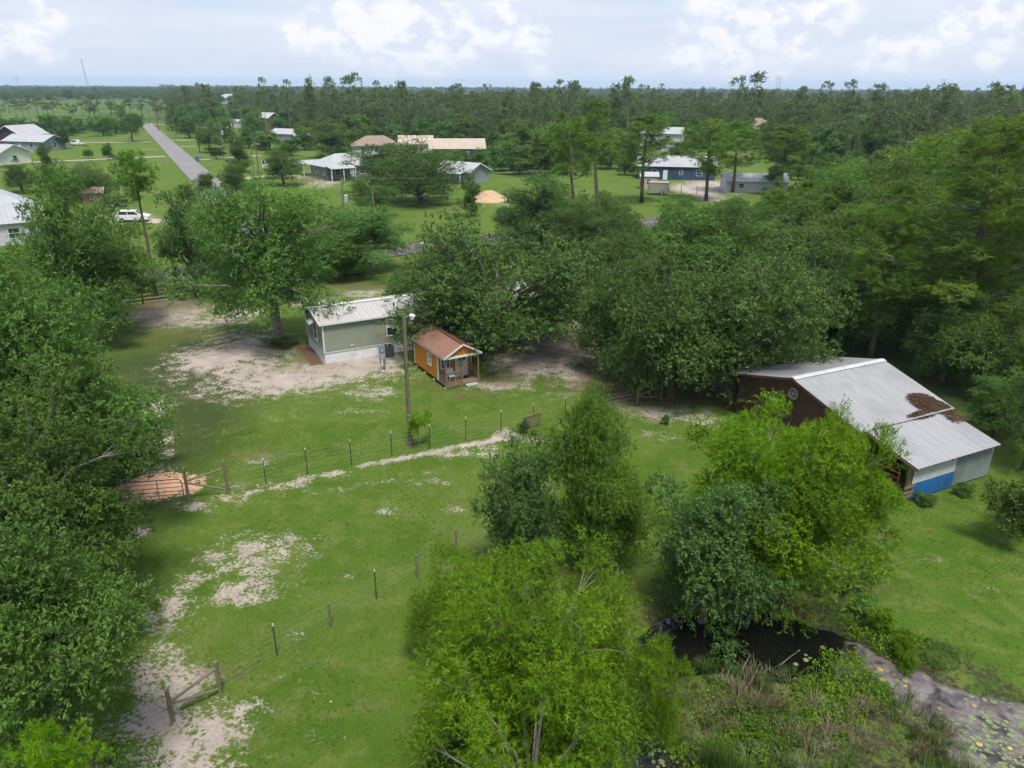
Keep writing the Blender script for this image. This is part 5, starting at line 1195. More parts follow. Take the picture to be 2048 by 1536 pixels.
# ---------------------------------------------------------------- shrubs and marsh
for i, (b, t, w, lab, mt_) in enumerate([((2010, 1092), 950, 110, 'leafy bush at the right edge below the lean-to', 'hard'), ((2060, 1060), 940, 110, 'leafy bush cut by the right edge near the lean-to', 'hard'), ((1850, 1012), 985, 40, 'low weedy bush against the blue wall panel', 'oak'), ((1925, 990), 965, 40, 'low weedy bush against the grey wall panel', 'oak'),
        ((1760, 1262), 1212, 52, 'yellow green shrub on the pond bank nearest the dark tree', 'bright'), ((1805, 1302), 1252, 44, 'yellow green shrub at the water edge of the bank', 'bright'), ((1725, 1232), 1192, 50, 'grassy shrub uphill on the pond bank', 'hard'), ((1820, 1325), 1280, 40, 'lowest small shrub beside the lily pads', 'bright'), ((1705, 1190), 1120, 80, 'shrub under the bright cypress skirts', 'hard'), ((1630, 1180), 1110, 70, 'dull shrub behind the brown bank litter', 'oak'), ((565, 690), 672, 70, 'low weeds at the foot of the yard oak', 'oak'), ((1048, 866), 838, 26, 'climbing weed on the pallet gate post', 'dark'), ((250, 860), 770, 90, 'low bush under the left oaks beside the sand', 'hard'), ((225, 960), 850, 100, 'low bush by the clay spread', 'oak'), ((1040, 1190), 1120, 110, 'dark bush at the foot of the foreground oak pair', 'dark'), ((900, 1545), 1440, 90, 'dark shrub below the willow at the bottom', 'dark'), ((1330, 850), 830, 20, 'tuft of weeds on the sand near the corral post', 'oak')]):
    tree('bush', b, t, w, lab, mat=mt_, name='bush', cat='bush')

rm = np.random.default_rng(30)
def reeds(n, test, hmin, hmax, wd, bend, seed, tintf, per=46, spr=.11):
    """tussocks: blades springing from a shared foot and arching outward"""
    r = np.random.default_rng(seed); nc = max(1, n // per); cx_ = r.uniform(3, 20, nc * 40); cy0 = r.uniform(13.5, 24.5, nc * 40)
    cl = noise2(cx_, cy0, seed + 1, 7, .12, 1.2); ok = test(cx_, cy0, cl, r); cx_, cy0, cl = cx_[ok][:nc], cy0[ok][:nc], cl[ok][:nc]; nc = len(cx_)
    q = r.integers(0, nc, n); k = n; th = r.uniform(0, 2 * PI, nc); sz = r.uniform(.6, 1.25, nc); tc_ = np.clip(tintf(cl, r, nc), 0, 1)
    ox, oy = r.normal(0, spr, k) * sz[q], r.normal(0, spr, k) * sz[q]; X_ = cx_[q] + ox; Y_ = cy0[q] + oy
    Z_ = np.maximum(gsample(Z2, X_, Y_), WZ - .1) - .03; hh = r.uniform(hmin, hmax, k) * sz[q]; a = np.arctan2(oy, ox) + r.normal(0, .5, k); s = a + r.uniform(-.6, .6, k) + PI / 2
    bd_ = r.uniform(.1, 1.0, k) * bend * hh; vs = []
    for f, wf in ((0, 1.0), (.45, .85), (.8, .5), (1.0, .06)):
        cx = X_ + np.cos(a) * bd_ * f * f; cy_ = Y_ + np.sin(a) * bd_ * f * f; cz = Z_ + hh * (f - .35 * np.clip(bd_ / hh, 0, 1) * f * f)
        for sg in (-1, 1): vs.append(np.stack([cx + sg * np.cos(s) * wd * wf, cy_ + sg * np.sin(s) * wd * wf, cz], 1))
    v = np.stack(vs, 1).reshape(-1, 3); b = np.arange(k)[:, None] * 8
    f_ = np.concatenate([b + np.array([[0, 1, 3, 2]]), b + np.array([[2, 3, 5, 4]]), b + np.array([[4, 5, 7, 6]])])
    return v, f_, np.repeat(np.clip(tc_[q] + r.normal(0, .12, k), 0, 1), 8)
def isle(x, y, m): return sdist(x, y, ISLE) > m
v, f_, t = reeds(15000, lambda x, y, c, r: isle(x, y, -.25) & (c > r.uniform(-.6, .5, len(x))), .22, .60, .010, .7, 200, lambda c, r, k: .5 + .3 * c + r.normal(0, .3, k))
tag(link('reeds', npmesh('reeds', v, f_, 'reed', dict(tint=t))), 'tangled green reeds and sedge filling the pond marsh', 'reeds', kind='stuff')
v, f_, t = reeds(3600, lambda x, y, c, r: isle(x, y, .1) & (y < 17.6) & (x < 12.5) & (c > r.uniform(-.1, .7, len(x))), .8, 1.35, .014, .3, 220, lambda c, r, k: .55 + r.normal(0, .2, k))
tag(link('cattail_leaves', npmesh('cattail_leaves', v, f_, 'reed', dict(tint=t))), 'tall upright cattail leaves at the near side of the marsh', 'reeds', kind='stuff')
v, f_, t = reeds(2300, lambda x, y, c, r: isle(x, y, -.3) & (c < r.uniform(-.75, -.05, len(x))), .35, .9, .009, .9, 240, lambda c, r, k: .5 + r.normal(0, .3, k))
tag(link('dead_reeds', npmesh('dead_reeds', v, f_, 'deadreed', dict(tint=t))), 'bent dry brown reeds among the green marsh', 'reeds', kind='stuff')
v, f_, t = reeds(5000, lambda x, y, c, r: isle(x, y, -.3) & (np.abs(c) < r.uniform(.0, .55, len(x))), .25, .65, .008, 1.0, 250, lambda c, r, k: .5 + r.normal(0, .3, k))
tag(link('pale_sedge', npmesh('pale_sedge', v, f_, 'drysedge', dict(tint=t))), 'pale grey green sedge drooping over the marsh', 'sedge', kind='stuff')
# broad leaved marsh weeds
r = np.random.default_rng(260); X_ = r.uniform(3, 20, 30000); Y_ = r.uniform(13.5, 24.5, 30000); c_ = noise2(X_, Y_, 261, 7, .15, 1.0)
sd_ = sdist(X_, Y_, ISLE); pd2 = sdist(X_, Y_, POND)
ok = ((sd_ > -.3) & (c_ > .05)) | ((pd2 > -1.5) & (pd2 < -.1) & (c_ > .25) & (X_ > 11)); X_, Y_ = X_[ok][:2600], Y_[ok][:2600]
bs = np.stack([X_, Y_, np.maximum(gsample(Z2, X_, Y_), WZ)], 1); dv = unit(r.normal(0, .35, (len(X_), 3)) + np.array([0, 0, 1.0]))
v, t = sprays(r, bs, dv, 9, .38, .10, .055, 1.0, .1, np.clip(.5 + .4 * c_[ok][:2600], 0, 1))
tag(link('marsh_weeds', npmesh('marsh_weeds', v, np.arange(len(v)).reshape(-1, 4), 'bright', dict(tint=t * .7))), 'leafy low weeds growing in the pond marsh', 'weeds', kind='stuff')
# rough grass along the pond bank and below the fence
r = np.random.default_rng(280); X_ = r.uniform(2, 24, 60000); Y_ = r.uniform(14, 28, 60000); pd3 = sdist(X_, Y_, POND); c_ = noise2(X_, Y_, 281, 7, .1, 1.0)
ok = (pd3 < -.15) & (pd3 > -1.5) & (c_ > r.uniform(-.3, .7, 60000)) & (X_ > 9); X_, Y_ = X_[ok][:5000], Y_[ok][:5000]; k = len(X_)
bs = np.stack([X_, Y_, gsample(Z2, X_, Y_) - .02], 1); dv = unit(r.normal(0, .5, (k, 3)) + np.array([0, 0, 1.0]))
v, t = sprays(r, bs, dv, 4, .04, .26, .02, .6, .15, np.clip(r.normal(.5, .2, k), 0, 1), up=0)
tag(link('bank_grass', npmesh('bank_grass', v, np.arange(len(v)).reshape(-1, 4), 'reed', dict(tint=t))), 'rough grass along the pond bank', 'grass', kind='stuff')
# coarse weeds standing up out of the lawn
r = np.random.default_rng(290); X_ = r.uniform(-24, 26, 26000); Y_ = 15 + r.uniform(0, 1, 26000) ** 1.3 * 34; c_ = noise2(X_, Y_, 291, 7, .06, .9)
ok = (c_ > r.uniform(-.2, 1.0, 26000)) & (gsample(SAND2, X_, Y_) < .5) & (gsample(PD2, X_, Y_) < -1.2); X_, Y_ = X_[ok][:3600], Y_[ok][:3600]; k = len(X_)
bs = np.stack([X_, Y_, gsample(Z2, X_, Y_) - .01], 1); dv = unit(r.normal(0, .6, (k, 3)) + np.array([0, 0, .8]))
v, t = sprays(r, bs, dv, 4, .05, .13, .022, 1.0, .1, np.clip(r.normal(.4, .25, k), 0, 1), up=.2)
tag(link('lawn_weeds', npmesh('lawn_weeds', v, np.arange(len(v)).reshape(-1, 4), 'grassblade', dict(tint=t))), 'coarse weeds scattered through the mown lawn', 'weeds', kind='stuff')
# lily pads
def padmesh(name, mat, seed):
    r = random.Random(seed); n = 13; vs = [(0, 0, 0)] + [(math.cos(.25 + a * (2 * PI - .5) / (n - 1)) * r.uniform(.92, 1.05), math.sin(.25 + a * (2 * PI - .5) / (n - 1)) * r.uniform(.92, 1.05), r.uniform(0, .05)) for a in range(n)]
    vs += [(x * .97, y * .97, z - .03) for x, y, z in vs]
    fs = [(0, i, i + 1) for i in range(1, n)] + [(n + 1, n + 2 + i, n + 1 + i) for i in range(1, n)] + [(i, i + n + 1, i + n + 2, i + 1) for i in range(1, n)]
    v = np.array(vs); me = MB().add(vs, fs).mesh(name, mat); a = me.attributes.new('tint', 'FLOAT', 'POINT'); a.data.foreach_set('value', np.full(len(vs), r.uniform(.3, .8), np.float32)); return me
PM = [padmesh('lily_pad', 'pad', i) for i in range(3)]; PYL = padmesh('yellow_lily_pad', 'padyellow', 9)
rl = np.random.default_rng(41); pads = []; tries = 0
zone = [((1860, 1330, 2050, 1536), 100), ((1720, 1330, 1900, 1400), 22), ((1300, 1455, 1410, 1536), 22), ((1590, 1290, 1690, 1330), 9)]
for (x0, y0, x1, y1), n in zone:
    k = 0; t_ = 0
    while k < n and t_ < 6000:
        t_ += 1; q = G(rl.uniform(x0, x1), rl.uniform(y0, y1), WZ)[:2]
        if sdist(np.array([q[0]]), np.array([q[1]]), POND)[0] < .25 or sdist(np.array([q[0]]), np.array([q[1]]), ISLE)[0] > -.1: continue
        if noise2(np.array([q[0]]), np.array([q[1]]), 300, 6, .15, .8)[0] < rl.uniform(-.8, .4): continue
        s = rl.uniform(.035, .115)
        if any((q[0] - a) ** 2 + (q[1] - b) ** 2 < ((s + c) * .85) ** 2 for a, b, c in pads): continue
        pads.append((q[0], q[1], s)); k += 1
        yel = rl.uniform() < .08; o = link('lily_pad', PYL if yel else PM[int(rl.integers(3))], loc=(q[0], q[1], WZ + .008 + .0004 * (len(pads) % 9))); o.scale = (s, s, s); o.rotation_euler = (0, 0, rl.uniform(0, 6.28))
        if x0 > 1700: tag(o, 'yellowing lily pad floating among the green pads' if yel else 'green lily pad floating on the pale side of the pond', 'lily pad', 'yellowing lily pads' if yel else 'green lily pads on the pale water')
        elif x0 < 1400: tag(o, 'lily pad on the blue water at the bottom of the picture', 'lily pad', 'lily pads at the bottom')
        else: tag(o, 'lily pad at the edge of the dark pond water', 'lily pad', 'lily pads by the dark water')
# cattail spikes
for i in range(14):
    q = G(1390 + (i * 67) % 380, 1440 + (i * 41) % 110, 1.2); x, y = q[0], q[1]
    if not isle(np.array([x]), np.array([y]), .1)[0]: continue
    c = empty('cattail', (x, y, WZ), rl.uniform(0, 6), 'brown cattail spike standing in the near marsh', 'cattail', 'cattail spikes'); lean = rl.uniform(-.15, .15)
    MB().tube([(0, 0, 0), (lean * .5, 0, .8), (lean, 0, 1.35)], .006, 4).build('stem', 'reed', c); MB().tube([(lean, 0, 1.33), (lean * 1.02, 0, 1.36), (lean * 1.1, 0, 1.5), (lean * 1.12, 0, 1.53)], [.006, .018, .018, .005], 7).build('spike', 'stump', c)
# dead limb hanging out of the slender oak
q = PY(1180, 1090, 26.2); m = MB().tube([q, PY(1210, 1108, 26), PY(1235, 1130, 25.7), PY(1237, 1150, 25.5), PY(1228, 1165, 25.4), PY(1226, 1185, 25.3)], [.03, .026, .022, .018, .012, .006], 5)
tag(m.build('dead_branch', 'greybark'), 'bare pale dead branch curving down beside the dark water', 'branch')
# sticks in the pond
for i, (a, b) in enumerate([((1560, 1330), (1600, 1300)), ((1480, 1350), (1500, 1310)), ((1880, 1440), (1930, 1470)), ((1320, 1465), (1350, 1440))]):
    p0, p1 = G(*a, WZ), G(*b, WZ + .25); tag(MB().tube([p0, (p0 + p1) / 2 + np.array([0, 0, .03]), p1], [.02, .015, .006], 5).build('stick', 'greybark'), ['dead stick leaning from the middle of the dark water', 'dead stick at the left of the dark water', 'stick lying among the lily pads', 'stick on the blue water at the bottom'][i], 'stick')

# ---------------------------------------------------------------- fences and gates
def tpost(par, x, y, h=1.5, wood=False):
    z = gz(x, y)
    if wood: MB().tube([(x, y, z - .2), (x + .02, y, z + h)], [.055, .048], 8).build('post', 'wood_old', par); return
    p = MB().box(x - .022, x + .022, y - .006, y + .006, z - .2, z + h).box(x - .006, x + .006, y + .0065, y + .035, z - .2, z + h - .004).build('post', 'tpost', par)
    MB().box(x - .025, x + .025, y - .01, y + .01, z + h + .002, z + h + .12).build('white_tip', 'white', p)
def wires(par, pts, hs, r_=.0035):
    for h in hs:
        m = MB(); P_ = [(p[0], p[1] - .012, gz(p[0], p[1]) + h) for p in pts]
        for a, b in zip(P_[:-1], P_[1:]): m.tube([a, b], r_, 4, False)
        m.build('wire', 'wire', par)
UF = [(456, 985), (532, 968), (615, 947), (703, 929), (784, 912), (860, 898), (932, 882), (1002, 868), (1066, 855), (1130, 840)]
uf = empty('wire_fence', G(532, 968), 0, 'wire fence on dark steel posts across the middle of the lawn', 'fence'); UFw = [G(*p)[:2] for p in UF]
uf.location = (0, 0, 0)
for p in UFw[1:]: tpost(uf, p[0], p[1], 1.45)
wires(uf, UFw, (.15, .4, .65, .9, 1.15, 1.38))
LF = [(441, 1382, 'w'), (554, 1310, 't'), (661, 1255, 'w'), (753, 1198, 't'), (834, 1155, 'w'), (912, 1103, 'w'), (1000, 1060, 't'), (1090, 1015, 't')]
lf = empty('wire_fence', (0, 0, 0), 0, 'lower wire fence of mixed steel and timber posts nearest the willow', 'fence')
for x, y, k in LF[1:]: p = G(x, y); tpost(lf, p[0], p[1], 1.32 if k == 't' else 1.15, k == 'w')
wires(lf, [G(x, y)[:2] for x, y, _ in LF], (.12, .35, .6, .85, 1.1))
def brace(label, a, b, h, r_=.075, cat='fence brace'):
    t = empty('timber_brace', (0, 0, 0), 0, label, cat); a, b = np.array([a[0], a[1], gz(a[0], a[1])]), np.array([b[0], b[1], gz(b[0], b[1])]); up = np.array([0, 0, 1.0])
    for p in (a, b): MB().tube([p - up * .2, p + up * h * .5, p + up * h], [r_ * 1.1, r_, r_ * .95], 9).build('post', 'wood_old', t)
    MB().tube([a + up * h * .60, b + up * h * .80], r_ * .7, 8).build('rail', 'wood_old', t); MB().tube([a + up * h * .55, b + up * h * .12], r_ * .65, 8).build('diagonal', 'wood_old', t); return t
brace('timber brace of two posts right of the tube gate', G(378, 1000), G(456, 985), 1.85)
brace('timber brace of two posts in the lower left lawn', G(346, 1442), G(441, 1383), 1.32)
brace('timber corral brace at the sandy patch left of the barn', G(1274, 812), G(1322, 800), 1.25, .07)
tg = empty('tube_gate', (0, 0, 0), 0, 'dark tubular metal gate before the orange clay spread', 'gate')
a, b = G(374, 1002), G(255, 1012); dv_ = (b - a); Lg = np.linalg.norm(dv_); dv_ /= Lg; up = np.array([0, 0, 1.0])
for i, h in enumerate((.22, .42, .62, .84, 1.08)): MB().tube([a + up * h + dv_ * .12, b + up * h], .02, 6).build('rail', 'gategrey', tg)
MB().tube([a + up * .22 + dv_ * .1, a + up * 1.05 + dv_ * .1, a + up * 1.19 + dv_ * .14, a + up * 1.27 + dv_ * .24, b + up * 1.29], .026, 8).build('frame', 'gategrey', tg)
for f in (.45, .95): MB().bar(a + up * .2 + dv_ * Lg * f, a + up * 1.27 + dv_ * Lg * f, .07, .02, tuple(dv_)).build('upright', 'gategrey', tg)
for h in (.35, 1.0): MB().tube([a + up * h - dv_ * .02, a + up * h + dv_ * .12], .022, 6).build('hinge', 'gategrey', tg)
ct = MB().tube([np.array(a) + up * 1.50 + np.array([.08, -.09, 0]), np.array(a) + up * 1.3 + np.array([.08, -.1, 0])], .03, 6).build('gate_chain', 'rustmetal', tg)
# timber pallet gate in the fence line
pg = empty('pallet_gate', (0, 0, 0), 0, 'small slatted timber gate standing in the fence line', 'gate'); a, b = G(1049, 862), G(1079, 853)
for p in (a, b): MB().tube([p - up * .1, p + up * .95], .06, 8).build('post', 'wood_deck', pg)
for i in range(6): q = a + (b - a) * (i + .7) / 6.6; MB().box(q[0] - .045, q[0] + .045, q[1] - .012, q[1] + .012, .08, .88).build('slat', 'wood_deck', pg)
MB().bar(a + up * .93 + np.array([0, -.05, 0]), b + up * .97 + np.array([0, -.05, 0]), .05, .09).build('top_rail', 'wood_deck', pg)
# dark board fence along the road
bf = empty('board_fence', (0, 0, 0), 0, 'dark brown three board fence along the asphalt road', 'fence')
A0 = G(300, 607)[:2] - RD * 3; n = 11
pts_ = [A0 + RD * 2.4 * i for i in range(n)]
for p in pts_: MB().box(p[0] - .06, p[0] + .06, p[1] - .06, p[1] + .06, 0, 1.35).build('post', 'wood_dark', bf)
for i in range(n - 1):
    for h in (.4, .78, 1.16): p, q = pts_[i] - RN * .085, pts_[i + 1] - RN * .085; MB().bar((p[0], p[1], h), (q[0], q[1], h + .004 * (i % 3)), .03, .15).build('board', 'wood_dark', bf)
# corral wires
cw = empty('wire_fence', (0, 0, 0), 0, 'strand wire fence left of the corral brace', 'fence'); CP = [G(1175, 835)[:2], G(1215, 822)[:2], G(1274, 812)[:2]]
for p in CP[:2]: MB().tube([(p[0], p[1], -.1), (p[0], p[1], 1.2)], .05, 7).build('post', 'wood_old', cw)
wires(cw, CP, (.3, .6, .9, 1.1), .006)
# far field gate and chain link
fgx = empty('tube_gate', (0, 0, 0), 0, 'rusty tubular gate before the grey stone house', 'gate'); a, b = G(603, 369), G(637, 368)
for h in (.3, .6, .9, 1.2, 1.5): MB().tube([a + up * h, b + up * h], .035, 5).build('rail', 'rustmetal', fgx)
for f in (0, .33, .66, 1): MB().tube([a + (b - a) * f, a + (b - a) * f + up * 1.55], .045, 5).build('upright', 'rustmetal', fgx)
cl_ = empty('chain_link_fence', (0, 0, 0), 0, 'chain link fence along the far edge of the field', 'fence'); CLp = [G(*p) for p in [(945, 352), (985, 353), (1042, 352), (1090, 345)]]
for p in CLp: MB().tube([p, p + up * 1.7], .05, 6).build('post', 'steel', cl_)
for a, b in zip(CLp[:-1], CLp[1:]):
    for h in (.1, .9, 1.65): MB().tube([a + up * h, b + up * h], .02, 4).build('rail', 'steel', cl_)
fp = empty('field_fence', (0, 0, 0), 0, 'sparse timber post fence across the near edge of the far field', 'fence')
for x, y in [(641, 440), (659, 446), (895, 468), (960, 462), (1393, 388), (1362, 386)]:
    p = G(x, y); MB().tube([p - up * .1, p + up * 1.5], .07, 6).build('post', 'wood_old', fp)

# ---------------------------------------------------------------- poles and wires
def pole(label, base, h, r_=.12, kind='plain', arm=None):
    p = empty('utility_pole', base, 0, label, 'pole'); b = (0, 0, 0)
    MB().tube([(0, 0, -.3), (0, 0, h * .5), (0, 0, h)], [r_ * 1.15, r_, r_ * .8], 10).build('shaft', 'wood_pole', p)
    if kind == 'lamp':
        MB().tube([(0.02, 0, h - .25), (.2, -.02, h - .12), (.36, -.03, h - .12)], .025, 6).build('arm', 'steel', p)
        l_ = MB().tube([(.30, -.03, h - .02), (.36, -.03, h - .06), (.52, -.04, h - .12), (.56, -.04, h - .15)], [.05, .10, .13, .10], 10).build('lamp_head', 'white', p)
        MB().tube([(.43, -.035, h - .17), (.44, -.035, h - .27)], [.11, .12], 10).build('lens', 'blind', p)
        for z in (1.4, 1.7, 2.0): MB().tube([(0, 0, z), (0, 0, z + .05)], r_ * 1.12, 10).build('strap', 'steel', p)
        MB().tube([(-.11, -.04, .1), (-.11, -.04, h - .3)], .018, 5).build('conduit', 'gategrey', p)
    if kind == 'transformer':
        MB().tube([(.45, 0, h - 3.2), (.45, 0, h - 3.1), (.45, 0, h - 2.1), (.45, 0, h - 2.0)], [.2, .28, .28, .2], 10).build('transformer', 'insul', p); MB().box(0, .3, -.05, .05, h - 2.9, h - 2.8).build('bracket', 'steel', p)
        MB().tube([(0, 0, h), (0, 0, h + .35)], [.06, .03], 6).build('insulator', 'insul', p); MB().tube([(.3, 0, h - .9), (.5, 0, h - .5)], [.05, .05], 6).build('cutout', 'insul', p)
    if kind == 'arm':
        MB().tube([(0, 0, h - .4), (.7, 0, h + .1), (1.6, 0, h + .15)], .05, 6).build('arm', 'steel', p); MB().box(1.5, 2.1, -.12, .12, h + .05, h + .2).build('lamp_head', 'insul', p)
    if kind == 'service':
        MB().tube([(.13, -.05, 0), (.13, -.05, h * .45)], .09, 7).build('conduit', 'steel', p)
    return p
def htop(px, py, b): return float(PY(px, py, b[1])[2])
b_ = G(821, 893); pole('tall timber pole with a yard lamp in the middle of the lawn', b_, htop(818, 628, b_), .105, 'lamp')
PL = {}
for k, (x, yb, yt, r_, kd, lab) in dict(a=(690, 452, 362, .13, 'transformer', 'timber pole with a grey transformer in the far field'), b=(749, 446, 374, .12, 'service', 'shorter timber pole with metal conduit right of the transformer pole'), c=(519, 358, 284, .15, 'plain', 'plain timber pole left of the round tree'), d=(508, 352, 289, .10, 'arm', 'slim pole with a lamp arm beside the plain timber pole'),
        e=(400, 305, 250, .17, 'transformer', 'far timber pole right of the side road'), f=(448, 315, 246, .17, 'transformer', 'far timber pole with transformer behind the driveway bush'), g=(317, 262, 205, .2, 'plain', 'farthest timber pole at the end of the side road'), h=(352, 280, 232, .16, 'plain', 'timber pole at the far right verge of the side road')).items():
    b_ = G(x, yb); hh_ = htop(x, yt, b_); pole(lab, b_, hh_, r_, kd); PL[k] = np.array([b_[0], b_[1], hh_])
def span(a, b, sag, r_, label):
    pts = [a + (b - a) * t - np.array([0, 0, sag * 4 * t * (1 - t)]) for t in np.linspace(0, 1, 17)]
    tag(MB().tube(pts, r_, 4, False).build('power_line', 'wire'), label, 'wire')
span(PL['a'] + up * .3, PL['c'], 1.0, .012, 'power line between the transformer pole and the plain far pole'); span(PL['a'] - up * 2, PL['b'] - up * 1.6, 2.6, .02, 'slack cable between the two wooden field poles')
span(PL['c'], PL['f'], 1.2, .014, 'power line from the plain pole to the far transformer pole'); span(PL['f'], PL['e'], 1, .014, 'power line between the two far poles beside the side road')
span(PL['a'] + up * .3, PL['a'] + up * .3 + np.array([70, 40, 0]), 1.0, .011, 'upper power line running right over the field'); span(PL['a'] - up * 2.4, PL['a'] - up * 2.4 + np.array([70, 40, 0]), 1.0, .011, 'lower power line running right over the field')
# guy wire on the left
span(PY(190, 580, 52), PY(305, 618, 60), .05, .012, 'cable slanting through the trees beside the driveway litter')
# lattice mast on the skyline
mb = PY(178, 170, 1350); mtop = PY(171, 118, 1350)[2]
ms = empty('radio_mast', (mb[0], mb[1], 0), 0, 'thin lattice radio mast on the far skyline', 'mast')
for sx, sy in ((-1, -1), (1, -1), (0, 1)): MB().tube([(sx * 1.9, sy * 1.9, 0), (sx * .4 - 5, sy * .4, mtop)], .26, 4).build('leg', 'steel', ms)
m = MB()
for i in range(24):
    z0 = mtop * i / 24; z1 = mtop * (i + 1) / 24; s0 = 1.9 - 1.5 * i / 24; s1 = 1.9 - 1.5 * (i + 1) / 24; o0 = -5 * i / 24; o1 = -5 * (i + 1) / 24
    m.tube([(-s0 + o0, -s0, z0), (s1 + o1, -s1, z1)], .13, 3); m.tube([(s0 + o0, -s0, z0), (-s1 + o1, -s1, z1)], .13, 3)
m.build('lattice', 'steel', ms)
for (x, Y_, yt, lab) in ((36, 1900, 152, 'faint transmission pylon at the far left skyline'), (1556, 1500, 152, 'thin mast on the skyline right of the tall pines'), (1886, 1500, 158, 'thin mast on the skyline above the right hand pines')):
    q = PY(x, 172, Y_); ht = PY(x, yt, Y_)[2]; ms = empty('pylon', (q[0], q[1], 0), 0, lab, 'mast')
    for s in (-1, 1): MB().tube([(s * 4, 0, 0), (s * 2, 0, ht)], .35, 4).build('leg', 'steel', ms)
    for f in (.7, .85, .97): MB().tube([(-7, 0, ht * f), (7, 0, ht * f)], .3, 4).build('crossarm', 'steel', ms)

# ---------------------------------------------------------------- yard things
ac = empty('air_conditioner', G(776, 714), hrz, 'grey air conditioning condenser beside the mobile home skirting', 'air conditioner')
MB().box(-.45, .45, -.45, .45, 0, .06).build('pad', 'concrete', ac); MB().box(-.38, .38, -.38, .38, .06, .86).build('casing', 'acgrey', ac)
for i in range(9): MB().box(-.395, .395, -.395, .395, .14 + i * .075, .165 + i * .075).build('louvre', 'gategrey', ac)
MB().box(-.4, .4, -.4, .4, .86, .92).build('lid', 'acgrey', ac); m = MB()
for r_ in (.12, .2, .28, .34): m.tube([(r_ * math.cos(k * PI / 10), r_ * math.sin(k * PI / 10), .945) for k in range(21)], .012, 4, False)
m.build('fan_guard', 'blk', ac); MB().disc((0, 0, .925), .33, .006, 20).build('fan', 'blk', ac); MB().disc((0, 0, .94), .09, .03, 12).build('hub', 'beige', ac)
mp = empty('electric_meter', G(766, 742), .35, 'blue grey electric meter box on two posts before the mobile home', 'meter box')
for x in (-.14, .14): MB().box(x - .06, x + .06, -.05, .05, -.1, 1.05).build('post', 'steel' if x < 0 else 'wood_old', mp)
MB().box(-.22, .22, -.13, .08, .95, 1.95).build('box', 'boxgrey', mp); MB().tube([(0, -.13, 1.62), (0, -.22, 1.62)], .085, 14).build('meter', 'insul', mp); MB().box(-.18, .18, -.145, -.131, 1.0, 1.38).build('hatch', 'trimgrey', mp)
MB().box(-.1, .3, -.3, .1, 0, .06).build('footing', 'concrete', mp)
# sand heap in the far field
r = np.random.default_rng(9); c = G(978, 400); vs = []; n = 22
for j in range(9):
    for i in range(n):
        f = j / 8; a = 2 * PI * i / n; R_ = 3.6 * f * (1 + .12 * math.sin(3 * a) + r.normal(0, .03)); vs.append((c[0] + R_ * math.cos(a) * 1.15, c[1] + R_ * math.sin(a), 1.75 * (.5 + .5 * math.cos(PI * min(1, f * 1.02))) ** .85 + r.normal(0, .04) * (1 - f) - .03))
fs = [(j * n + i, j * n + (i + 1) % n, (j + 1) * n + (i + 1) % n, (j + 1) * n + i) for j in range(8) for i in range(n)]
M['heap'] = plain('orange_sand', (.48, .34, .215), (.40, .27, .165), 1.2, .95, bump=.4)
tag(MB().add(vs, fs).build('sand_heap', 'heap', smooth=True), 'heap of orange sand in the far green field', 'sand heap')
c = G(953, 397); m = MB(); vs = [(c[0] + .0, c[1], .9)] + [(c[0] + 1.7 * math.cos(k * .7), c[1] + 1.5 * math.sin(k * .7), 0) for k in range(9)]
tag(m.add(vs, [(0, 1 + k, 1 + (k + 1) % 9) for k in range(9)]).build('sand_heap', 'heap', smooth=True), 'small low sand heap beside the young field tree', 'sand heap')
# vehicles
def wheels(par, xs, w, r_, mat='blk'):
    for x in xs:
        for s in (-1, 1):
            t = MB().tube([(x, s * w / 2 - s * .12, r_), (x, s * w / 2 + s * .04, r_)], r_, 14).build('wheel', 'blk', par); MB().tube([(x, s * w / 2 + s * .035, r_), (x, s * w / 2 + s * .055, r_)], r_ * .55, 10).build('rim', 'steel', t)
def pickup(label, loc, rz):
    p = empty('pickup_truck', loc, rz, label, 'truck'); W_ = 1.9
    MB().prism([(-2.8, .45), (2.7, .45), (2.75, .95), (2.6, 1.12), (1.2, 1.2), (.8, 1.2), (-2.8, 1.2)], 'y', -W_ / 2, W_ / 2).build('body', 'carwhite', p)
    MB().prism([(-.75, 1.19), (1.35, 1.19), (.75, 1.85), (-.55, 1.85)], 'y', -.85, .85).build('cab', 'carwhite', p)
    for s in (-1, 1):
        a_, b_ = sorted((s * .855, s * .87)); MB().prism([(-.6, 1.25), (.25, 1.25), (.25, 1.75), (-.48, 1.75)], 'y', a_, b_).build('window', 'glass', p); MB().prism([(.32, 1.25), (1.15, 1.25), (.72, 1.75), (.32, 1.75)], 'y', a_, b_).build('window', 'glass', p)
    MB().add([(1.33, -.75, 1.26), (1.33, .75, 1.26), (.84, .7, 1.79), (.84, -.7, 1.79)], [(0, 1, 2, 3)]).build('windscreen', 'glass', p)
    MB().box(-2.7, -.85, -.8, .8, 1.19, 1.215).build('bed', 'gategrey', p); wheels(p, (-1.75, 1.75), W_, .38); MB().box(2.72, 2.85, -.9, .9, .45, .7).build('bumper', 'steel', p)
    for s in (-1, 1): MB().box(2.62, 2.77, s * .7 - .15, s * .7 + .15, .85, 1.0).build('headlight', 'blind', p)
    return p
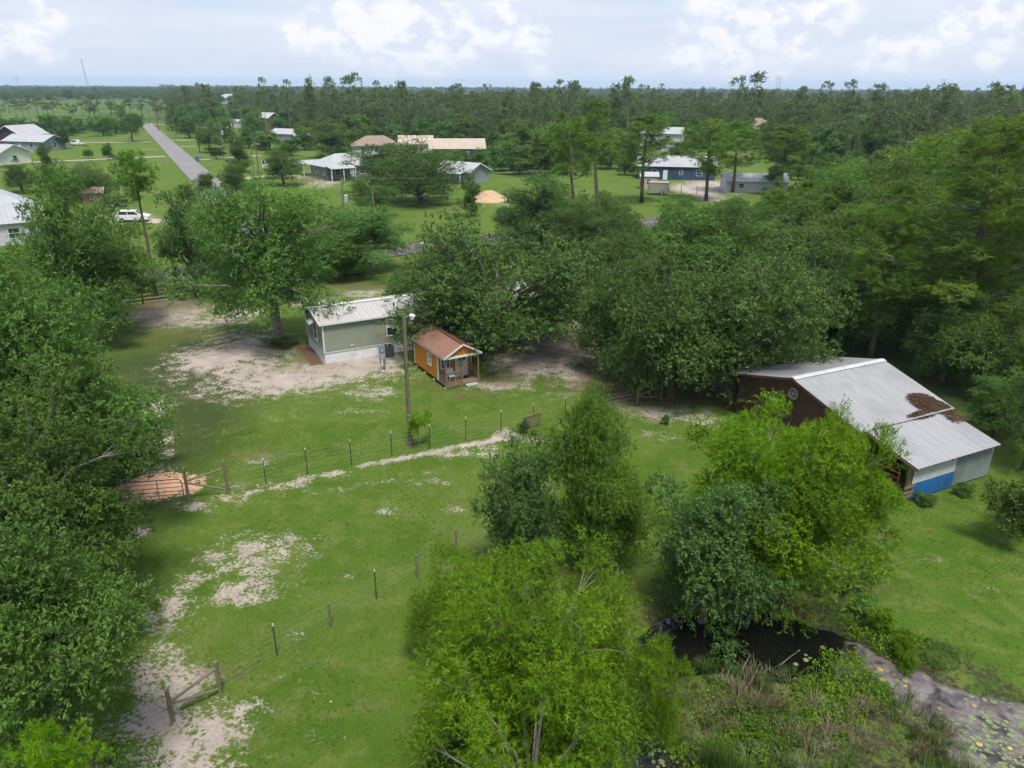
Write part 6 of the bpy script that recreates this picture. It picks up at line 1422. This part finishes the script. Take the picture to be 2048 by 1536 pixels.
def car(label, loc, rz, mat='carwhite'):
    p = empty('parked_car', loc, rz, label, 'car'); W_ = 1.85
    MB().prism([(-2.3, .4), (2.3, .4), (2.35, .8), (2.2, .98), (1.2, 1.08), (-2.2, 1.12), (-2.35, .9)], 'y', -W_ / 2, W_ / 2).build('body', mat, p); MB().prism([(-2.1, 1.1), (1.25, 1.07), (.55, 1.68), (-1.7, 1.72)], 'y', -.82, .82).build('cabin', mat, p)
    for s in (-1, 1):
        a_, b_ = sorted((s * .822, s * .836)); MB().prism([(-1.9, 1.16), (-.6, 1.15), (-.6, 1.6), (-1.65, 1.62)], 'y', a_, b_).build('window', 'glass', p); MB().prism([(-.5, 1.15), (1.0, 1.13), (.5, 1.58), (-.5, 1.6)], 'y', a_, b_).build('window', 'glass', p); MB().box(2.2, 2.36, s * .65 - .15, s * .65 + .15, .72, .86).build('headlight', 'blind', p)
    wheels(p, (-1.4, 1.4), W_, .35); MB().add([(1.2, -.72, 1.12), (1.2, .72, 1.12), (.6, .68, 1.66), (.6, -.68, 1.66)], [(0, 1, 2, 3)]).build('windscreen', 'glass', p); return p
pickup('white pickup truck parked beside the blue grey house', G(154, 291), rad(175)); car('white car parked on the sandy drive at the left', G(268, 443), rad(10))
def trailer_flat(label, loc, rz):
    p = empty('flat_trailer', loc, rz, label, 'trailer'); MB().box(-2.2, 2.2, -1, 1, .55, .68).build('deck', 'wood_dark', p); MB().bar((2.2, 0, .6), (3.4, 0, .55), .1, .1).build('drawbar', 'tpost', p); wheels(p, (-.4, .4), 2.1, .33)
    for s in (-1, 1): MB().box(-2.2, 2.2, s * 1.0 - .03, s * 1.0 + .03, .69, 1.05).build('side_rail', 'tpost', p)
    MB().box(-2.25, -2.2, -1, 1, .69, 1.1).build('tailgate', 'tpost', p)
trailer_flat('dark flat trailer on the grass above the sandy drive', G(226, 413), rad(5))
tr_ = empty('box_trailer', G(1316, 389), rad(-6), 'dull grey enclosed trailer beside the beige shed', 'trailer')
MB().prism([(-1.9, .45), (1.9, .45), (1.9, 2.35), (-1.9, 2.35)], 'y', -1.05, 1.05).build('body', 'trailer', tr_); MB().box(-1.95, 1.95, -1.1, 1.1, 2.35, 2.42).build('roof', 'beige', tr_); MB().bar((1.9, 0, .5), (3.0, 0, .5), .1, .1).build('drawbar', 'tpost', tr_); wheels(tr_, (.6,), 2.2, .36); MB().box(-1.96, -1.91, -.95, .95, .5, 2.25).build('ramp_door', 'beige', tr_); MB().tube([(1.92, 0, 1.0), (2.1, 0, 1.0)], .36, 12).build('spare_wheel', 'blk', tr_)
uc = empty('utility_cart', G(457, 374), rad(60), 'dark utility cart parked at the road junction', 'utility cart')
MB().prism([(-1.4, .45), (1.4, .45), (1.45, .8), (.9, .95), (.5, .6), (-.5, .6), (-.55, .95), (-1.4, .95)], 'y', -.7, .7).build('body', 'tpost', uc); MB().box(-.9, .8, -.7, .7, 1.85, 1.92).build('canopy', 'blk', uc)
for x in (-.8, .72):
    for s in (-1, 1): MB().tube([(x, s * .66, .8), (x, s * .66, 1.86)], .035, 5).build('strut', 'tpost', uc)
MB().box(-.45, .1, -.6, .6, .62, .85).build('seat', 'blk', uc); wheels(uc, (-.95, .95), 1.5, .33)
bn = empty('wheeled_bin', G(395, 322), .4, 'blue wheeled bin beside the driveway on the side road', 'bin')
MB().add([(-.32, -.32, .05), (.32, -.32, .05), (.32, .32, .05), (-.32, .32, .05), (-.42, -.45, 1.1), (.42, -.45, 1.1), (.42, .45, 1.1), (-.42, .45, 1.1)], [(3, 2, 1, 0), (4, 5, 6, 7), (0, 1, 5, 4), (1, 2, 6, 5), (2, 3, 7, 6), (3, 0, 4, 7)]).build('body', 'binblue', bn); MB().box(-.45, .45, -.48, .5, 1.1, 1.18).build('lid', 'binblue', bn); wheels(bn, (-.1,), .8, .12)
mbx = empty('mailbox', G(304, 252), 0, 'small white mailbox at the end of the side road', 'mailbox'); MB().box(-.06, .06, -.06, .06, 0, 1.1).build('post', 'white', mbx); MB().box(-.25, .25, -.35, .35, 1.1, 1.5).build('box', 'white', mbx)
# flag
fg = empty('flag', G(527, 353), .3, 'striped flag on a short staff near the plain timber pole', 'flag'); hf = htop(527, 320, G(527, 353)); MB().tube([(0, 0, 0), (0, 0, hf)], .05, 6).build('staff', 'white', fg)
for i in range(9):
    z1 = hf - .1 - i * .2; MB().add([(0.06, 0, z1), (.7, .06, z1), (1.3, -.04, z1 - .05), (1.3, -.04, z1 - .24), (.7, .06, z1 - .19), (.06, 0, z1 - .19)], [(0, 1, 4, 5), (1, 2, 3, 4)]).build('stripe', 'flagred' if i % 2 == 0 else 'white', fg)
MB().add([(.05, -.015, hf - .1), (.55, .03, hf - .1), (.55, .03, hf - .95), (.05, -.015, hf - .95)], [(0, 1, 2, 3)]).build('canton', 'navy', fg)
# stump and litter
c = G(795, 458); st_ = MB().tube([(0, 0, -.1), (0, 0, .25), (.1, 0, .8), (.05, .1, 1.1)], [.75, .5, .35, .1], 9).build('tree_stump', 'stump', smooth=True); st_.location = tuple(c); tag(st_, 'reddish broken stump in the near part of the far field', 'stump')
for i, (x, y, s, lab) in enumerate([(845, 488, .5, 'white litter on the verge above the asphalt road'), (662, 1404, .06, 'tiny pale scrap on the lower lawn'), (567, 641, .35, 'red scrap beside the yard oak')]):
    c = G(x, y); rr_ = random.Random(i); vs = [(0, 0, s * .8)] + [(s * rr_.uniform(.5, 1) * math.cos(k * 1.05), s * rr_.uniform(.5, 1) * math.sin(k * 1.05), 0) for k in range(6)]
    o = MB().add(vs, [(0, 1 + k, 1 + (k + 1) % 6) for k in range(6)]).build('litter_scrap', 'cardboard' if i < 2 else 'redgate'); o.location = (c[0], c[1], gz(c[0], c[1]) if c[1] < 66 else 0); tag(o, lab, 'litter')
# house details that need colour of their own
# ---------------------------------------------------------------- haze: one closed box of pale air
hb = MB().box(-9000, 9000, -380, 9000, -2.5, 74); t = NT('haze_air'); t.t.nodes.remove(t.out); t.out = t.n('ShaderNodeOutputMaterial')
pv = t.n('ShaderNodeVolumePrincipled'); pv.inputs['Color'].default_value = (.55, .73, 1.0, 1); pv.inputs['Density'].default_value = .00012; t.l(pv.outputs[0], t.out.inputs['Volume']); M['haze'] = t.m
hz = hb.build('haze', 'haze'); tag(hz, 'pale blue haze over the far woods', 'haze', kind='stuff')
# each of these can be told by its place in the row: count them off from the left
ORD = 'first second third fourth fifth sixth seventh eighth ninth tenth eleventh twelfth thirteenth fourteenth fifteenth sixteenth seventeenth eighteenth nineteenth twentieth'.split()
ORD += ['twenty-' + w for w in ORD[:9]] + ['thirtieth'] + ['thirty-' + w for w in ORD[:9]] + ['fortieth']
for grp, base_ in (('emergent pines on the skyline', 'tall pine standing above the skyline'), ('pines scattered over the far field', 'lone pine on the pale far field'), ('row of trees before the far field', 'dark leafy tree in the row behind the blue grey house'),
                   ('hedge row trees behind the houses', 'leafy hedge row tree near the neighbours houses'), ('broadleaf trees of the mixed wood', 'broadleaf tree in the wood behind the barn'), ('light green grove beyond the field', 'light green grove tree beyond the sand heap'), ('lily pads by the dark water', 'lily pad at the edge of the dark water')):
    os_ = [o for o in COL.objects if o.get('group') == grp]; os_.sort(key=lambda o: float(pr(o.location.x, o.location.y)[0]))
    for i, o in enumerate(os_):
        if i < len(ORD): o['label'] = base_ + ', ' + ORD[i] + ' from the left'
# put each built-in-place thing's Empty at its own base
bpy.context.view_layer.update()
for o in list(COL.objects):
    if o.type == 'EMPTY' and o.parent is None and o.location.length < 1e-6 and o.children:
        co = [c.matrix_world @ Vector(q) for c in o.children if c.type == 'MESH' for q in c.bound_box]
        b_ = Vector((sum(q.x for q in co) / len(co), sum(q.y for q in co) / len(co), max(min(q.z for q in co), 0.0)))
        o.location = b_
        for c in o.children: c.location = c.location - b_
